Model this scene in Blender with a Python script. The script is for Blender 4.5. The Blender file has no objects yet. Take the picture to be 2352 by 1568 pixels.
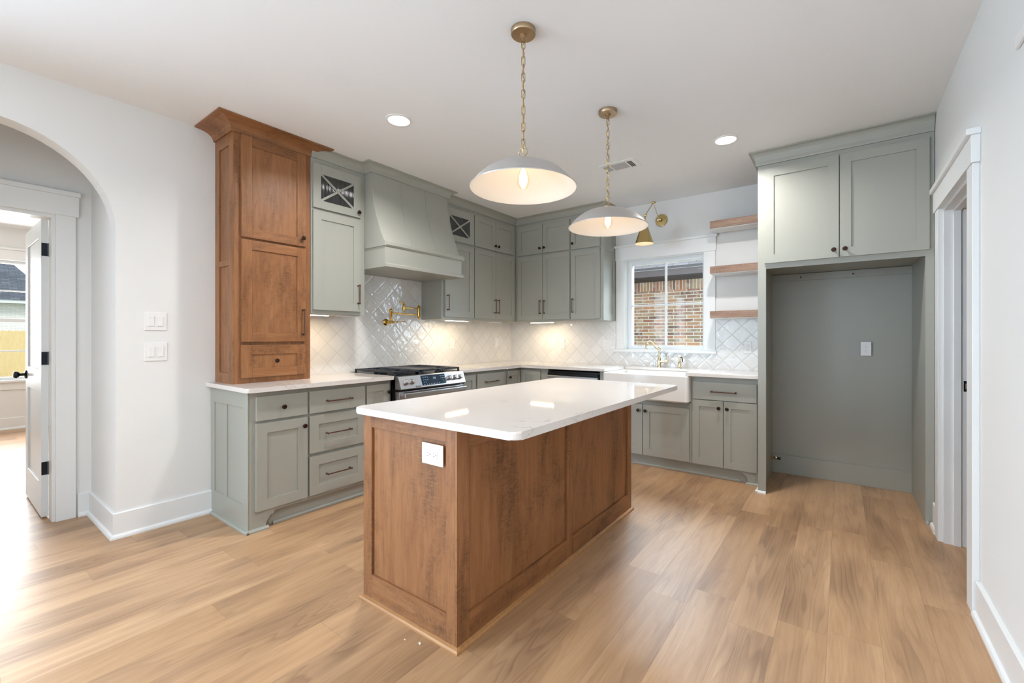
import bpy, bmesh, math, random
from mathutils import Vector, Matrix
random.seed(7)
S = bpy.context.scene
COL = S.collection
PI = math.pi

# ------------------------------------------------------------------ camera, world, sun, window light, exposure
cam_d = bpy.data.cameras.new('camera'); cam = bpy.data.objects.new('camera', cam_d); COL.objects.link(cam)
cam_d.sensor_width = 36.0; cam_d.sensor_fit = 'HORIZONTAL'
cam_d.lens = 1002.67 / 2352 * 36
cam_d.shift_x = (1176 - 1212.25) / 2352; cam_d.shift_y = (772.8 - 784) / 2352
cam_d.clip_start = 0.05; cam_d.clip_end = 200
cam.location = (3.691, -4.740, 1.2625); cam.rotation_euler = (PI/2, 0, 0.6241)
S.camera = cam

W = bpy.data.worlds.new('sky'); S.world = W; W.use_nodes = True
bg = W.node_tree.nodes['Background']; bg.inputs[0].default_value = (0.80, 0.90, 1.0, 1); bg.inputs[1].default_value = 1.5
S.view_settings.view_transform = 'Standard'; S.view_settings.look = 'None'
S.view_settings.gamma = 1.0; S.view_settings.use_curve_mapping = False
S.view_settings.exposure = 0.10
S.cycles.max_bounces = 8; S.cycles.diffuse_bounces = 5; S.cycles.glossy_bounces = 4
S.cycles.transmission_bounces = 6; S.cycles.transparent_max_bounces = 12
S.cycles.caustics_reflective = False; S.cycles.caustics_refractive = False
S.cycles.sample_clamp_indirect = 5.0
S.cycles.use_denoising = True

def area(name, loc, rot, sx, sy, power, color):
    d = bpy.data.lights.new(name, 'AREA'); d.shape = 'RECTANGLE'; d.size = sx; d.size_y = sy
    d.energy = power; d.color = color
    o = bpy.data.objects.new(name, d); COL.objects.link(o); o.location = loc; o.rotation_euler = rot
    return o
COOL = (0.57, 0.78, 1.0)
# daylight from area lamps at unseen living-room windows behind the photographer
for xx in (1.1, 3.2, 5.3):
    area('daylight_lamp', (xx, -9.12, 1.45), (PI/2, 0, 0), 1.7, 2.0, 20, COOL)
for yy in (-6.25, -7.9):  # side lamps added to light the right wall and spare the refrigerator bay
    area('daylight_lamp', (-.16, yy, 1.4), (0, -PI/2, 0), 2.0, 1.3, 140, COOL)
# daylight in the window of the next room, and in the gap above the kitchen window
area('daylight_lamp', (-5.75, -4.56, 1.5), (0, -PI/2, 0), 1.7, 1.9, 190, (0.93, 0.97, 1.0))
area('daylight_lamp', (2.1, 1.3, 3.6), (math.radians(-38), 0, 0), 3.2, 1.6, 900, (0.68, 0.85, 1.0))
_d = Vector((2.1, 0, 1.55)) - Vector((5.3, 2.6, 2.3))
area('daylight_lamp', (5.3, 2.6, 2.3), _d.to_track_quat('-Z', 'Y').to_euler(), 2.6, 2.6, 170, (0.66, 0.84, 1.0))   # open sky at the end of the side yard
sun_d = bpy.data.lights.new('sun', 'SUN'); sun_d.energy = 1.9; sun_d.angle = math.radians(20); sun_d.color = (1, .97, .92)
sun = bpy.data.objects.new('sun', sun_d); COL.objects.link(sun); sun.rotation_euler = (math.radians(40), 0, math.radians(82))

# ------------------------------------------------------------------ node helpers
class NT:
    def __init__(s, name):
        s.m = bpy.data.materials.new(name); s.m.use_nodes = True; s.t = s.m.node_tree; s.t.nodes.clear()
        s.out = s.t.nodes.new('ShaderNodeOutputMaterial')
    def n(s, typ, props=None, **ins):
        nd = s.t.nodes.new(typ)
        for k, v in (props or {}).items(): setattr(nd, k, v)
        for k, v in ins.items():
            key = int(k[1:]) if k[0] == '_' and k[1:].isdigit() else k.replace('_', ' ')
            s.set(nd.inputs[key], v)
        return nd
    def set(s, sock, v):
        if isinstance(v, bpy.types.NodeSocket): s.t.links.new(v, sock)
        elif isinstance(v, (tuple, list)) and len(v) == 3 and sock.type == 'RGBA': sock.default_value = (*v, 1)
        else: sock.default_value = v
    def math(s, op, a, b=0.0, c=0.0):
        nd = s.n('ShaderNodeMath', {'operation': op}, _0=a, _1=b)
        if op in ('MULTIPLY_ADD', 'WRAP', 'SMOOTH_MIN'): s.set(nd.inputs[2], c)
        return nd.outputs[0]
    def mix(s, f, a, b, typ='MIX'):
        nd = s.n('ShaderNodeMix', {'data_type': 'RGBA', 'blend_type': typ}); s.set(nd.inputs[0], f); s.set(nd.inputs[6], a); s.set(nd.inputs[7], b)
        return nd.outputs[2]
    def ramp(s, f, stops):
        nd = s.n('ShaderNodeValToRGB', _0=f); cr = nd.color_ramp
        while len(cr.elements) > 1: cr.elements.remove(cr.elements[-1])
        for i, (p, c) in enumerate(stops):
            e = cr.elements[0] if i == 0 else cr.elements.new(p)
            e.position = p; e.color = (*c, 1) if len(c) == 3 else c
        return nd.outputs[0]
    def coord(s, scale=(1, 1, 1), rot=(0, 0, 0), loc=(0, 0, 0), typ='Object'):
        tc = s.n('ShaderNodeTexCoord')
        mp = s.n('ShaderNodeMapping', _0=tc.outputs[typ]); mp.inputs[1].default_value = loc; mp.inputs[2].default_value = rot; mp.inputs[3].default_value = scale
        return mp.outputs[0]
    def noise(s, vec, scale, detail=3, rough=.5, dist=0):
        nd = s.n('ShaderNodeTexNoise', Scale=scale, Detail=detail, Roughness=rough, Distortion=dist)
        if vec is not None: s.set(nd.inputs['Vector'], vec)
        return nd.outputs[0]
    def bump(s, h, strength, dist=.01):
        return s.n('ShaderNodeBump', Height=h, Strength=strength, Distance=dist).outputs[0]
    def pbr(s, color, rough=.5, metal=0, spec=.5, normal=None, **kw):
        p = s.n('ShaderNodeBsdfPrincipled'); s.set(p.inputs['Base Color'], color); s.set(p.inputs['Roughness'], rough)
        s.set(p.inputs['Metallic'], metal); s.set(p.inputs['Specular IOR Level'], spec)
        if normal is not None: s.set(p.inputs['Normal'], normal)
        for k, v in kw.items(): s.set(p.inputs[k.replace('_', ' ')], v)
        s.t.links.new(p.outputs[0], s.out.inputs[0]); return s.m
def lin(r, g, b):
    f = lambda c: (c/255/12.92) if c/255 <= .04045 else ((c/255+.055)/1.055)**2.4
    return (f(r), f(g), f(b))

def m_paint(name, c, rough=.5, tex=0.0, scale=60):
    n = NT(name); v = n.coord()
    nz = n.noise(v, 3.0, 2)
    col = n.mix(n.math('MULTIPLY', nz, .06), c, tuple(x*.8 for x in c))
    nrm = n.bump(n.noise(v, scale, 4), tex, .002) if tex else None
    return n.pbr(col, rough, normal=nrm)
M = {}
M['wall'] = m_paint('wall_paint', lin(230, 229, 226), .75, .12, 90)
M['ceiling'] = m_paint('ceiling_paint', lin(238, 238, 238), .9, .1, 120)
M['trim'] = m_paint('white_trim_paint', lin(232, 232, 230), .35)
M['green'] = m_paint('grey_green_cabinet_paint', lin(160, 160, 150), .36)
M['door_white'] = m_paint('door_paint', lin(225, 228, 228), .35)
M['beige'] = m_paint('pantry_paint', lin(205, 196, 184), .5)

def m_wood(name, base, dark, light, axis='Z', blotch=.5, rough=.42, gscale=1.0, grain=.35):
    n = NT(name)
    oi = n.n('ShaderNodeObjectInfo')
    tc = n.n('ShaderNodeTexCoord')
    add = n.n('ShaderNodeVectorMath', {'operation': 'MULTIPLY_ADD'}); n.set(add.inputs[0], oi.outputs['Random']); add.inputs[1].default_value = (7, 5, 9); n.set(add.inputs[2], tc.outputs['Object'])
    sc = {'Z': (1, 1, .06), 'X': (.06, 1, 1), 'Y': (1, .06, 1)}[axis]
    mp = n.n('ShaderNodeMapping', _0=add.outputs[0]); mp.inputs[3].default_value = sc
    v = mp.outputs[0]
    fine = n.noise(v, 170*gscale, 4, .6)
    broad = n.noise(v, 26*gscale, 3, .55, .6)
    mp2 = n.n('ShaderNodeMapping', _0=add.outputs[0]); mp2.inputs[3].default_value = tuple(1 if s == 1 else .35 for s in sc)
    bl = n.noise(mp2.outputs[0], 5, 6, .7, .4)
    tick = n.n('ShaderNodeMapping', _0=add.outputs[0]); tick.inputs[3].default_value = {'Z': (1, 1, 4), 'X': (4, 1, 1), 'Y': (1, 4, 1)}[axis]
    fleck = n.noise(tick.outputs[0], 32, 5, .75, .1)
    col = n.mix(n.math('MULTIPLY', n.ramp(broad, [(.35, (0, 0, 0)), (.7, (1, 1, 1))]), grain*1.4), base, light)
    col = n.mix(n.math('MULTIPLY', n.ramp(fine, [(.45, (0, 0, 0)), (.8, (1, 1, 1))]), grain), col, dark)
    b2 = n.math('MULTIPLY', n.ramp(bl, [(.47, (0, 0, 0)), (.66, (1, 1, 1))]), n.ramp(fleck, [(.35, (.15, .15, .15)), (.62, (1, 1, 1))]))
    col = n.mix(n.math('MULTIPLY', b2, blotch), col, dark)
    return n.pbr(col, rough, spec=.35, normal=n.bump(fine, .06, .002))
WB, WD, WL = lin(142, 94, 58), lin(64, 42, 29), lin(172, 124, 84)
M['wood_v'] = m_wood('stained_maple_upright_grain', WB, WD, WL, 'Z', .75)
M['wood_h'] = m_wood('stained_maple_level_grain', WB, WD, WL, 'X', .85)
M['wood_shoe'] = m_wood('stained_shoe_wood', lin(172, 124, 78), WD, lin(190, 142, 94), 'X', .3)
M['shelf_wood'] = m_wood('brown_oak', lin(148, 116, 96), lin(104, 78, 64), lin(176, 146, 126), 'X', .5, .5, .8, .7)
M['cedar'] = m_wood('new_pine_fence', lin(222, 196, 140), lin(198, 160, 104), lin(232, 212, 160), 'Z', .3, .8)

def m_floor():
    n = NT('oak_plank_floor')
    tc = n.n('ShaderNodeTexCoord'); sp = n.n('ShaderNodeSeparateXYZ', _0=tc.outputs['Object'])
    x, y = sp.outputs[0], sp.outputs[1]
    px = n.math('DIVIDE', x, .182); row = n.math('FLOOR', px); fx = n.math('FRACT', px)
    wn = n.n('ShaderNodeTexWhiteNoise', {'noise_dimensions': '1D'}, W=row)
    py = n.math('ADD', n.math('DIVIDE', y, 1.22), n.math('MULTIPLY', wn.outputs[0], 7.3)); cell = n.math('FLOOR', py); fy = n.math('FRACT', py)
    idv = n.n('ShaderNodeCombineXYZ', _0=row, _1=cell)
    rn = n.n('ShaderNodeTexWhiteNoise', {'noise_dimensions': '2D'}, Vector=idv.outputs[0])
    r = rn.outputs[0]
    loc = n.n('ShaderNodeCombineXYZ', _0=n.math('MULTIPLY_ADD', r, 13.0, x), _1=n.math('MULTIPLY_ADD', r, 31.0, y), _2=n.math('MULTIPLY', r, 9.0))
    def mp(sx, sy): 
        q = n.n('ShaderNodeMapping', _0=loc.outputs[0]); q.inputs[3].default_value = (sx, sy, 1); return q.outputs[0]
    # growth rings: a warped field folded into thin dark lines
    warp = n.noise(mp(1, .085), 6.0, 2, .45, .1)
    ring = n.math('FRACT', n.math('MULTIPLY', warp, 24.0))
    ringl = n.ramp(ring, [(0, (0, 0, 0)), (.55, (.25, .25, .25)), (.88, (1, 1, 1)), (1, (0, 0, 0))])
    knot = n.ramp(n.noise(mp(1, .3), 4.2, 2, .5), [(.46, (0, 0, 0)), (.68, (1, 1, 1))])
    fine = n.noise(mp(1, .03), 240, 4, .6)
    streak = n.noise(mp(1, .06), 28, 3, .6)
    base = n.mix(r, lin(180, 142, 104), lin(202, 164, 126))
    col = n.mix(n.math('MULTIPLY', n.ramp(streak, [(.35, (0, 0, 0)), (.75, (1, 1, 1))]), .5), base, lin(150, 110, 76))
    col = n.mix(n.math('MULTIPLY', knot, .5), col, lin(128, 96, 72))
    col = n.mix(n.math('MULTIPLY', n.math('MULTIPLY', ringl, n.math('ADD', n.math('MULTIPLY', knot, .9), .22)), .42), col, lin(104, 74, 54))
    col = n.mix(n.math('MULTIPLY', n.ramp(fine, [(.5, (0, 0, 0)), (.85, (1, 1, 1))]), .35), col, lin(130, 96, 66))
    ex = n.math('MINIMUM', fx, n.math('SUBTRACT', 1.0, fx)); ey = n.math('MINIMUM', fy, n.math('SUBTRACT', 1.0, fy))
    seam = n.math('MINIMUM', n.math('MULTIPLY', ex, .182/.0012), n.math('MULTIPLY', ey, 1.22/.0012))
    seamf = n.math('SUBTRACT', 1.0, n.math('MINIMUM', seam, 1.0))
    col = n.mix(n.math('MULTIPLY', seamf, .55), col, lin(96, 70, 50))
    h = n.math('SUBTRACT', n.math('MULTIPLY', fine, .25), seamf)
    return n.pbr(col, n.math('MULTIPLY_ADD', fine, .12, .30), spec=.5, normal=n.bump(h, .15, .001))
M['floor'] = m_floor()

def m_quartz():
    n = NT('white_quartz'); v = n.coord()
    w = n.noise(v, 1.6, 6, .6, 1.2)
    vein = n.ramp(n.math('ABSOLUTE', n.math('SUBTRACT', w, .5)), [(0, (1, 1, 1)), (.006, (0, 0, 0))])
    msk = n.ramp(n.noise(v, 2.3, 2), [(.52, (0, 0, 0)), (.66, (1, 1, 1))])
    col = n.mix(n.math('MULTIPLY', n.math('MULTIPLY', vein, msk), .45), lin(221, 214, 208), lin(140, 130, 122))
    return n.pbr(col, .035, spec=.5)
M['quartz'] = m_quartz()

def m_tile(name, yc, zc, axis):
    # square tiles set on the diagonal; grout lines, a small tilt per tile and a hand-made wavy glaze
    n = NT(name); tc = n.n('ShaderNodeTexCoord'); sp = n.n('ShaderNodeSeparateXYZ', _0=tc.outputs['Object'])
    a = n.math('SUBTRACT', sp.outputs[1 if axis == 'y' else 0], yc); z = n.math('SUBTRACT', sp.outputs[2], zc)
    s = .125 * math.sqrt(2)
    u = n.math('DIVIDE', n.math('ADD', a, z), s); w = n.math('DIVIDE', n.math('SUBTRACT', a, z), s)
    fu, fw = n.math('FRACT', u), n.math('FRACT', w)
    eu = n.math('MINIMUM', fu, n.math('SUBTRACT', 1.0, fu)); ew = n.math('MINIMUM', fw, n.math('SUBTRACT', 1.0, fw))
    e = n.math('MINIMUM', eu, ew)
    grout = n.ramp(e, [(0, (1, 1, 1)), (.009, (1, 1, 1)), (.02, (0, 0, 0))])
    idv = n.n('ShaderNodeCombineXYZ', _0=n.math('FLOOR', u), _1=n.math('FLOOR', w))
    wn = n.n('ShaderNodeTexWhiteNoise', {'noise_dimensions': '2D'}, Vector=idv.outputs[0])
    s3 = n.n('ShaderNodeSeparateColor', _0=wn.outputs[1])
    tilt = n.math('ADD', n.math('MULTIPLY', n.math('SUBTRACT', s3.outputs[0], .5), fu), n.math('MULTIPLY', n.math('SUBTRACT', s3.outputs[1], .5), fw))
    lv = n.n('ShaderNodeVectorMath', {'operation': 'MULTIPLY_ADD'}); n.set(lv.inputs[0], wn.outputs[1]); lv.inputs[1].default_value = (5, 5, 5); n.set(lv.inputs[2], tc.outputs['Object'])
    wav = n.noise(lv.outputs[0], 17, 2, .5, .3)
    pill = n.ramp(e, [(0, (0, 0, 0)), (.02, (.55, .55, .55)), (.10, (1, 1, 1))])
    h = n.math('ADD', n.math('MULTIPLY', tilt, .9), n.math('ADD', n.math('MULTIPLY', wav, 1.3), n.math('MULTIPLY', pill, .5)))
    col = n.mix(s3.outputs[2], lin(226, 224, 220), lin(234, 232, 229))
    col = n.mix(n.math('MULTIPLY', grout, .65), col, lin(196, 192, 186))
    return n.pbr(col, n.math('MULTIPLY_ADD', grout, .5, .07), spec=.6, normal=n.bump(h, .8, .0045))
M['tileA'] = m_tile('glazed_tile_range_wall', -2.6485, 1.204, 'y')
M['tileB'] = m_tile('glazed_tile_window_wall', 2.713, 1.3695, 'x')

def simple(name, c, rough=.4, metal=0.0, **kw):
    return NT(name).pbr(c, rough, metal, **kw)
def brushed(name, c, rough, axis='Y'):
    n = NT(name); sc = {'Y': (1, .02, 1), 'X': (.02, 1, 1), 'Z': (1, 1, .02)}[axis]
    nz = n.noise(n.coord(sc), 300, 3)
    return n.pbr(c, n.math('MULTIPLY_ADD', nz, .12, rough-.06), 1.0)
M['bronze'] = simple('oil_rubbed_bronze', lin(62, 44, 38), .38, .85)
M['copper_bronze'] = simple('worn_bronze_bar', lin(98, 70, 60), .3, .9)
M['brass'] = simple('polished_brass', lin(214, 176, 96), .16, 1.0)
M['champagne'] = simple('champagne_brass', lin(222, 206, 170), .14, 1.0)
M['antique'] = brushed('antique_brass', lin(176, 152, 122), .36)
M['sconce_brass'] = simple('satin_brass', lin(190, 166, 112), .24, 1.0)
M['steel'] = brushed('brushed_steel', lin(196, 196, 198), .3, 'X')
M['iron'] = simple('cast_iron', lin(42, 46, 54), .42, .3)
M['black'] = simple('black_enamel', lin(14, 14, 16), .25)
M['hinge'] = simple('black_hinge_metal', lin(20, 27, 36), .3, .5)
M['display'] = simple('dark_glass_display', lin(24, 44, 62), .05)
M['plastic'] = simple('white_plastic', lin(235, 233, 230), .3)
M['slot'] = simple('dark_slot', lin(40, 36, 34), .6)
M['fireclay'] = simple('white_fireclay', lin(228, 224, 219), .09, spec=.6)
M['shade_out'] = simple('satin_greige_enamel', lin(178, 173, 169), .3, .35)
M['shade_in'] = simple('white_enamel', lin(240, 232, 222), .45)
M['vinyl'] = simple('white_vinyl', lin(222, 226, 227), .4)
M['grey_vent'] = simple('grey_grille', lin(176, 176, 176), .6)
M['grass'] = m_paint('lawn', lin(120, 124, 96), .9)
M['soil'] = m_paint('side_yard', lin(150, 140, 120), .9)
M['fascia'] = simple('dark_fascia', lin(84, 76, 74), .6)
M['soffit'] = simple('dark_soffit', lin(44, 38, 36), .7)
M['valve_black'] = simple('black_rubber', lin(16, 16, 16), .5)
M['chrome'] = simple('chrome', lin(210, 210, 210), .12, 1.0)
M['crumb'] = simple('plaster_crumb', lin(235, 230, 220), .8)

def m_emit(name, c, s):
    n = NT(name); e = n.n('ShaderNodeEmission', _0=c, _1=s); n.t.links.new(e.outputs[0], n.out.inputs[0]); return n.m
M['lens'] = m_emit('lit_lens', (1, .97, .92), 14)
M['strip'] = m_emit('lit_strip', (1, .88, .68), 9)
M['filament'] = m_emit('lit_filament', (1, .78, .50), 9)
M['digits'] = m_emit('lit_digits', (.6, .85, 1), .9)
def m_glass(name, tint=(1, 1, 1), refl=.05):
    n = NT(name); tr = n.n('ShaderNodeBsdfTransparent', _0=tint); gl = n.n('ShaderNodeBsdfGlossy', _0=(1, 1, 1)); gl.inputs['Roughness'].default_value = .02
    fr = n.n('ShaderNodeFresnel', IOR=1.14); mx = n.n('ShaderNodeMixShader', _0=fr.outputs[0] if refl < 1 else .04); n.set(mx.inputs[1], tr.outputs[0]); n.set(mx.inputs[2], gl.outputs[0])
    n.t.links.new(mx.outputs[0], n.out.inputs[0]); return n.m
M['glass'] = m_glass('window_glass')
M['bulb_glass'] = m_glass('amber_bulb_glass', (1, .95, .86), 1)
M['reeded'] = simple('reeded_glass_unlit_inside', lin(34, 37, 37), .07, spec=.9)  # opaque dark base stands in for the unlit cabinet inside

def m_brick(name, kind):
    n = NT(name); tc = n.n('ShaderNodeTexCoord'); sp = n.n('ShaderNodeSeparateXYZ', _0=tc.outputs['Object'])
    a, z = sp.outputs[1 if kind == 'white' else 0], sp.outputs[2]
    if kind == 'soldier': vec = n.n('ShaderNodeCombineXYZ', _0=z, _1=a)
    else: vec = n.n('ShaderNodeCombineXYZ', _0=a, _1=z)
    bt = n.n('ShaderNodeTexBrick', {'offset': .5 if kind != 'soldier' else 0.0, 'offset_frequency': 2}, Vector=vec.outputs[0], Scale=1.0)
    bt.inputs['Color1'].default_value = (0, 0, 0, 1); bt.inputs['Color2'].default_value = (1, 1, 1, 1); bt.inputs['Mortar'].default_value = (.5, .5, .5, 1)
    bt.inputs['Brick Width'].default_value = .26 if kind != 'soldier' else 1.0; bt.inputs['Row Height'].default_value = .0677 if kind != 'soldier' else .068
    bt.inputs['Mortar Size'].default_value = .008; bt.inputs['Mortar Smooth'].default_value = .1; bt.inputs['Bias'].default_value = 0
    if kind == 'white': col0 = n.mix(bt.outputs[0], lin(226, 226, 220), lin(238, 238, 234)); mort = lin(214, 212, 205)
    else:
        col0 = n.ramp(bt.outputs[0], [(0, lin(112, 92, 78)), (.2, lin(176, 118, 92)), (.4, lin(150, 136, 110)), (.55, lin(196, 142, 104)), (.7, lin(182, 150, 112)), (.85, lin(140, 96, 86)), (1, lin(200, 168, 130))])
        nz = n.noise(n.coord(), 9, 4, .6); col0 = n.mix(n.ramp(nz, [(.5, (0, 0, 0)), (.7, (.75, .75, .75))]), col0, lin(206, 198, 182)); mort = lin(226, 220, 206)
    col = n.mix(bt.outputs[1], col0, mort)
    if kind != 'white': col = n.mix(.32, col, (0, 0, 0))
    return n.pbr(col, .85, normal=n.bump(bt.outputs[1], -.5, .006))
M['brick'] = m_brick('tumbled_brick', 'run'); M['soldier'] = m_brick('soldier_course_brick', 'soldier'); M['white_brick'] = m_brick('painted_white_brick', 'white')
def m_shingle(name, c1, c2, swap=False):
    n = NT(name); bt = n.n('ShaderNodeTexBrick', {'offset': .37}, Vector=n.coord(rot=(0, 0, PI/2 if swap else 0)), Scale=1.0)
    bt.inputs['Color1'].default_value = (*c1, 1); bt.inputs['Color2'].default_value = (*c2, 1); bt.inputs['Mortar'].default_value = (*tuple(x*.35 for x in c1), 1)
    bt.inputs['Brick Width'].default_value = .30; bt.inputs['Row Height'].default_value = .12; bt.inputs['Mortar Size'].default_value = .007
    nz = n.noise(n.coord(), 3, 3); return n.pbr(n.mix(n.math('MULTIPLY', nz, .3), bt.outputs[0], c1), .9)
M['shingle_light'] = m_shingle('pale_shingles', lin(128, 126, 128), lin(158, 156, 158))
M['shingle_dark'] = m_shingle('charcoal_shingles', lin(74, 80, 88), lin(98, 105, 113), True)

# ------------------------------------------------------------------ geometry helpers
class MB:
    def __init__(s): s.bm = bmesh.new()
    def box(s, x0, x1, y0, y1, z0, z1, bev=0, mi=0, seg=2):
        vs = [s.bm.verts.new(p) for p in ((x0,y0,z0),(x1,y0,z0),(x1,y1,z0),(x0,y1,z0),(x0,y0,z1),(x1,y0,z1),(x1,y1,z1),(x0,y1,z1))]
        fs = [s.bm.faces.new([vs[i] for i in q]) for q in ((0,3,2,1),(4,5,6,7),(0,1,5,4),(1,2,6,5),(2,3,7,6),(3,0,4,7))]
        for f in fs: f.material_index = mi
        if bev:
            es = list({e for f in fs for e in f.edges})
            bmesh.ops.bevel(s.bm, geom=es, offset=bev, segments=seg, profile=.5, affect='EDGES')
        return s
    def quad(s, pts, mi=0):
        f = s.bm.faces.new([s.bm.verts.new(p) for p in pts]); f.material_index = mi; return f
    def prism(s, prof, fn, t0, t1, mi=0, smooth=False):
        """profile of 2D points, fn(a,b,t)->3D, swept from t0 to t1, capped"""
        A = [s.bm.verts.new(fn(a, b, t0)) for a, b in prof]; B = [s.bm.verts.new(fn(a, b, t1)) for a, b in prof]
        n = len(prof)
        for i in range(n):
            f = s.bm.faces.new((A[i], A[(i+1) % n], B[(i+1) % n], B[i])); f.material_index = mi; f.smooth = smooth
        f = s.bm.faces.new(A[::-1]); f.material_index = mi; f = s.bm.faces.new(B); f.material_index = mi
        return s
    def sweep(s, prof, rings, closed=False, mi=0, smooth=False):
        """rings: list of functions (a,b)->3D for mitred corners"""
        R = [[s.bm.verts.new(r(a, b)) for a, b in prof] for r in rings]; n = len(prof)
        for k in range(len(R)-(0 if closed else 1)):
            A, B = R[k], R[(k+1) % len(R)]
            for i in range(n):
                f = s.bm.faces.new((A[i], A[(i+1) % n], B[(i+1) % n], B[i])); f.material_index = mi; f.smooth = smooth
        if not closed:
            s.bm.faces.new(R[0][::-1]).material_index = mi; s.bm.faces.new(R[-1]).material_index = mi
        return s
    def lathe(s, prof, c=(0, 0, 0), seg=32, axis='Z', mi=0, smooth=True, cap=True):
        """prof: (r, h) list"""
        def P(r, h, a):
            x, y = r*math.cos(a), r*math.sin(a)
            return {'Z': (c[0]+x, c[1]+y, c[2]+h), 'X': (c[0]+h, c[1]+x, c[2]+y), 'Y': (c[0]+x, c[1]+h, c[2]+y)}[axis]
        R = []
        for r, h in prof:
            if r < 1e-6: R.append([s.bm.verts.new(P(0, h, 0))])
            else: R.append([s.bm.verts.new(P(r, h, 2*PI*k/seg)) for k in range(seg)])
        for A, B in zip(R, R[1:]):
            for k in range(seg):
                k2 = (k+1) % seg
                q = [A[k % len(A)], A[k2 % len(A)], B[k2 % len(B)], B[k % len(B)]]
                q2 = []
                for v in q:
                    if v not in q2: q2.append(v)
                if len(q2) > 2:
                    f = s.bm.faces.new(q2); f.material_index = mi; f.smooth = smooth
        if cap:
            for A in (R[0], R[-1]):
                if len(A) > 2: s.bm.faces.new(A).material_index = mi
        return s
    def tube(s, pts, r, seg=10, closed=False, mi=0):
        pts = [Vector(p) for p in pts]; n = len(pts); R = []
        rr = r if isinstance(r, (list, tuple)) else [r]*n
        up = None
        for i, p in enumerate(pts):
            if closed: t = (pts[(i+1) % n]-pts[i-1])
            else: t = (pts[min(i+1, n-1)]-pts[max(i-1, 0)])
            t.normalize()
            if up is None: up = t.orthogonal().normalized()
            u = (up - t*up.dot(t)); u = u.normalized() if u.length > 1e-6 else t.orthogonal().normalized(); up = u
            w = t.cross(u)
            R.append([s.bm.verts.new(p+(u*math.cos(a)+w*math.sin(a))*rr[i]) for a in (2*PI*k/seg for k in range(seg))])
        for i in range(n if closed else n-1):
            A, B = R[i], R[(i+1) % n]
            off = 0
            if closed and i == n-1: off = min(range(seg), key=lambda o: (A[0].co-B[o].co).length)
            for k in range(seg):
                f = s.bm.faces.new((A[k], A[(k+1) % seg], B[(k+1+off) % seg], B[(k+off) % seg])); f.smooth = True; f.material_index = mi
        if not closed: s.bm.faces.new(R[0][::-1]).material_index = mi; s.bm.faces.new(R[-1]).material_index = mi
        return s
    def sphere(s, c, r, sc=(1, 1, 1), seg=16, mi=0):
        g = bmesh.ops.create_uvsphere(s.bm, u_segments=seg, v_segments=seg//2+2, radius=r)
        for v in g['verts']: v.co = Vector((v.co.x*sc[0]+c[0], v.co.y*sc[1]+c[1], v.co.z*sc[2]+c[2]))
        for f in {f for v in g['verts'] for f in v.link_faces}: f.smooth = True; f.material_index = mi
        return s
    def build(s, name, mats, parent=None, label=None):
        bmesh.ops.recalc_face_normals(s.bm, faces=s.bm.faces)
        for e in s.bm.edges:
            if len(e.link_faces) == 2 and e.calc_face_angle(0) > .65: e.smooth = False
        me = bpy.data.meshes.new(name); s.bm.to_mesh(me); s.bm.free()
        for m in (mats if isinstance(mats, (list, tuple)) else [mats]): me.materials.append(M[m] if isinstance(m, str) else m)
        o = bpy.data.objects.new(name, me); COL.objects.link(o)
        if parent is not None: o.parent = parent
        if label: o['label'] = label
        return o
def thing(name, label, cat, loc=(0, 0, 0), rz=0, group=None):
    o = bpy.data.objects.new(name, None); o.empty_display_size = .1; COL.objects.link(o)
    o.location = loc; o.rotation_euler = (0, 0, rz); o['label'] = label; o['category'] = cat
    if group: o['group'] = group
    return o
def tag(o, label, cat, group=None, loc=None):
    o['label'] = label; o['category'] = cat
    if group: o['group'] = group
    if loc: o.location = loc
    return o
def struct(o, label=None):
    o['kind'] = 'structure'
    if label: o['label'] = label
    return o
def dup(root, loc, label, rz=None):
    r = root.copy(); COL.objects.link(r); r.location = loc; r['label'] = label
    if rz is not None: r.rotation_euler = (0, 0, rz)
    for ch in root.children:
        c = ch.copy(); COL.objects.link(c); c.parent = r
        for g in ch.children:
            d = g.copy(); COL.objects.link(d); d.parent = c
    return r

def shaker(mb, x0, x1, z0, z1, yf, th=.02, fw=.066, rec=.009, two=False, mid=None):
    """door/panel facing -y: front at yf, back at yf+th; rails take material 1 when two=True"""
    b = .0012 if two else 0; o_ = .0002 if two else 0
    mi = 1 if two else 0
    mb.box(x0, x0+fw, yf, yf+th, z0, z1, b); mb.box(x1-fw, x1, yf, yf+th, z0, z1, b)
    mb.box(x0+fw, x1-fw, yf+o_, yf+th, z0, z0+fw, b, mi); mb.box(x0+fw, x1-fw, yf+o_, yf+th, z1-fw, z1, b, mi)
    mb.box(x0+fw, x1-fw, yf+rec, yf+th, z0+fw, z1-fw)
    if mid: mb.box(x0+fw, x1-fw, yf+.0002, yf+th, mid-fw/2, mid+fw/2, b, mi)
def slab(mb, x0, x1, z0, z1, yf, th=.02): mb.box(x0, x1, yf, yf+th, z0, z1, .0025)
def knob(parent, x, z, yf, name='knob'):
    mb = MB(); mb.lathe([(.006, 0), (.0055, -.014), (.009, -.018), (.0155, -.022), (.016, -.027), (.012, -.031), (0, -.0325)], (x, yf, z), 16, 'Y')
    return mb.build(name, 'bronze', parent)
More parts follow.
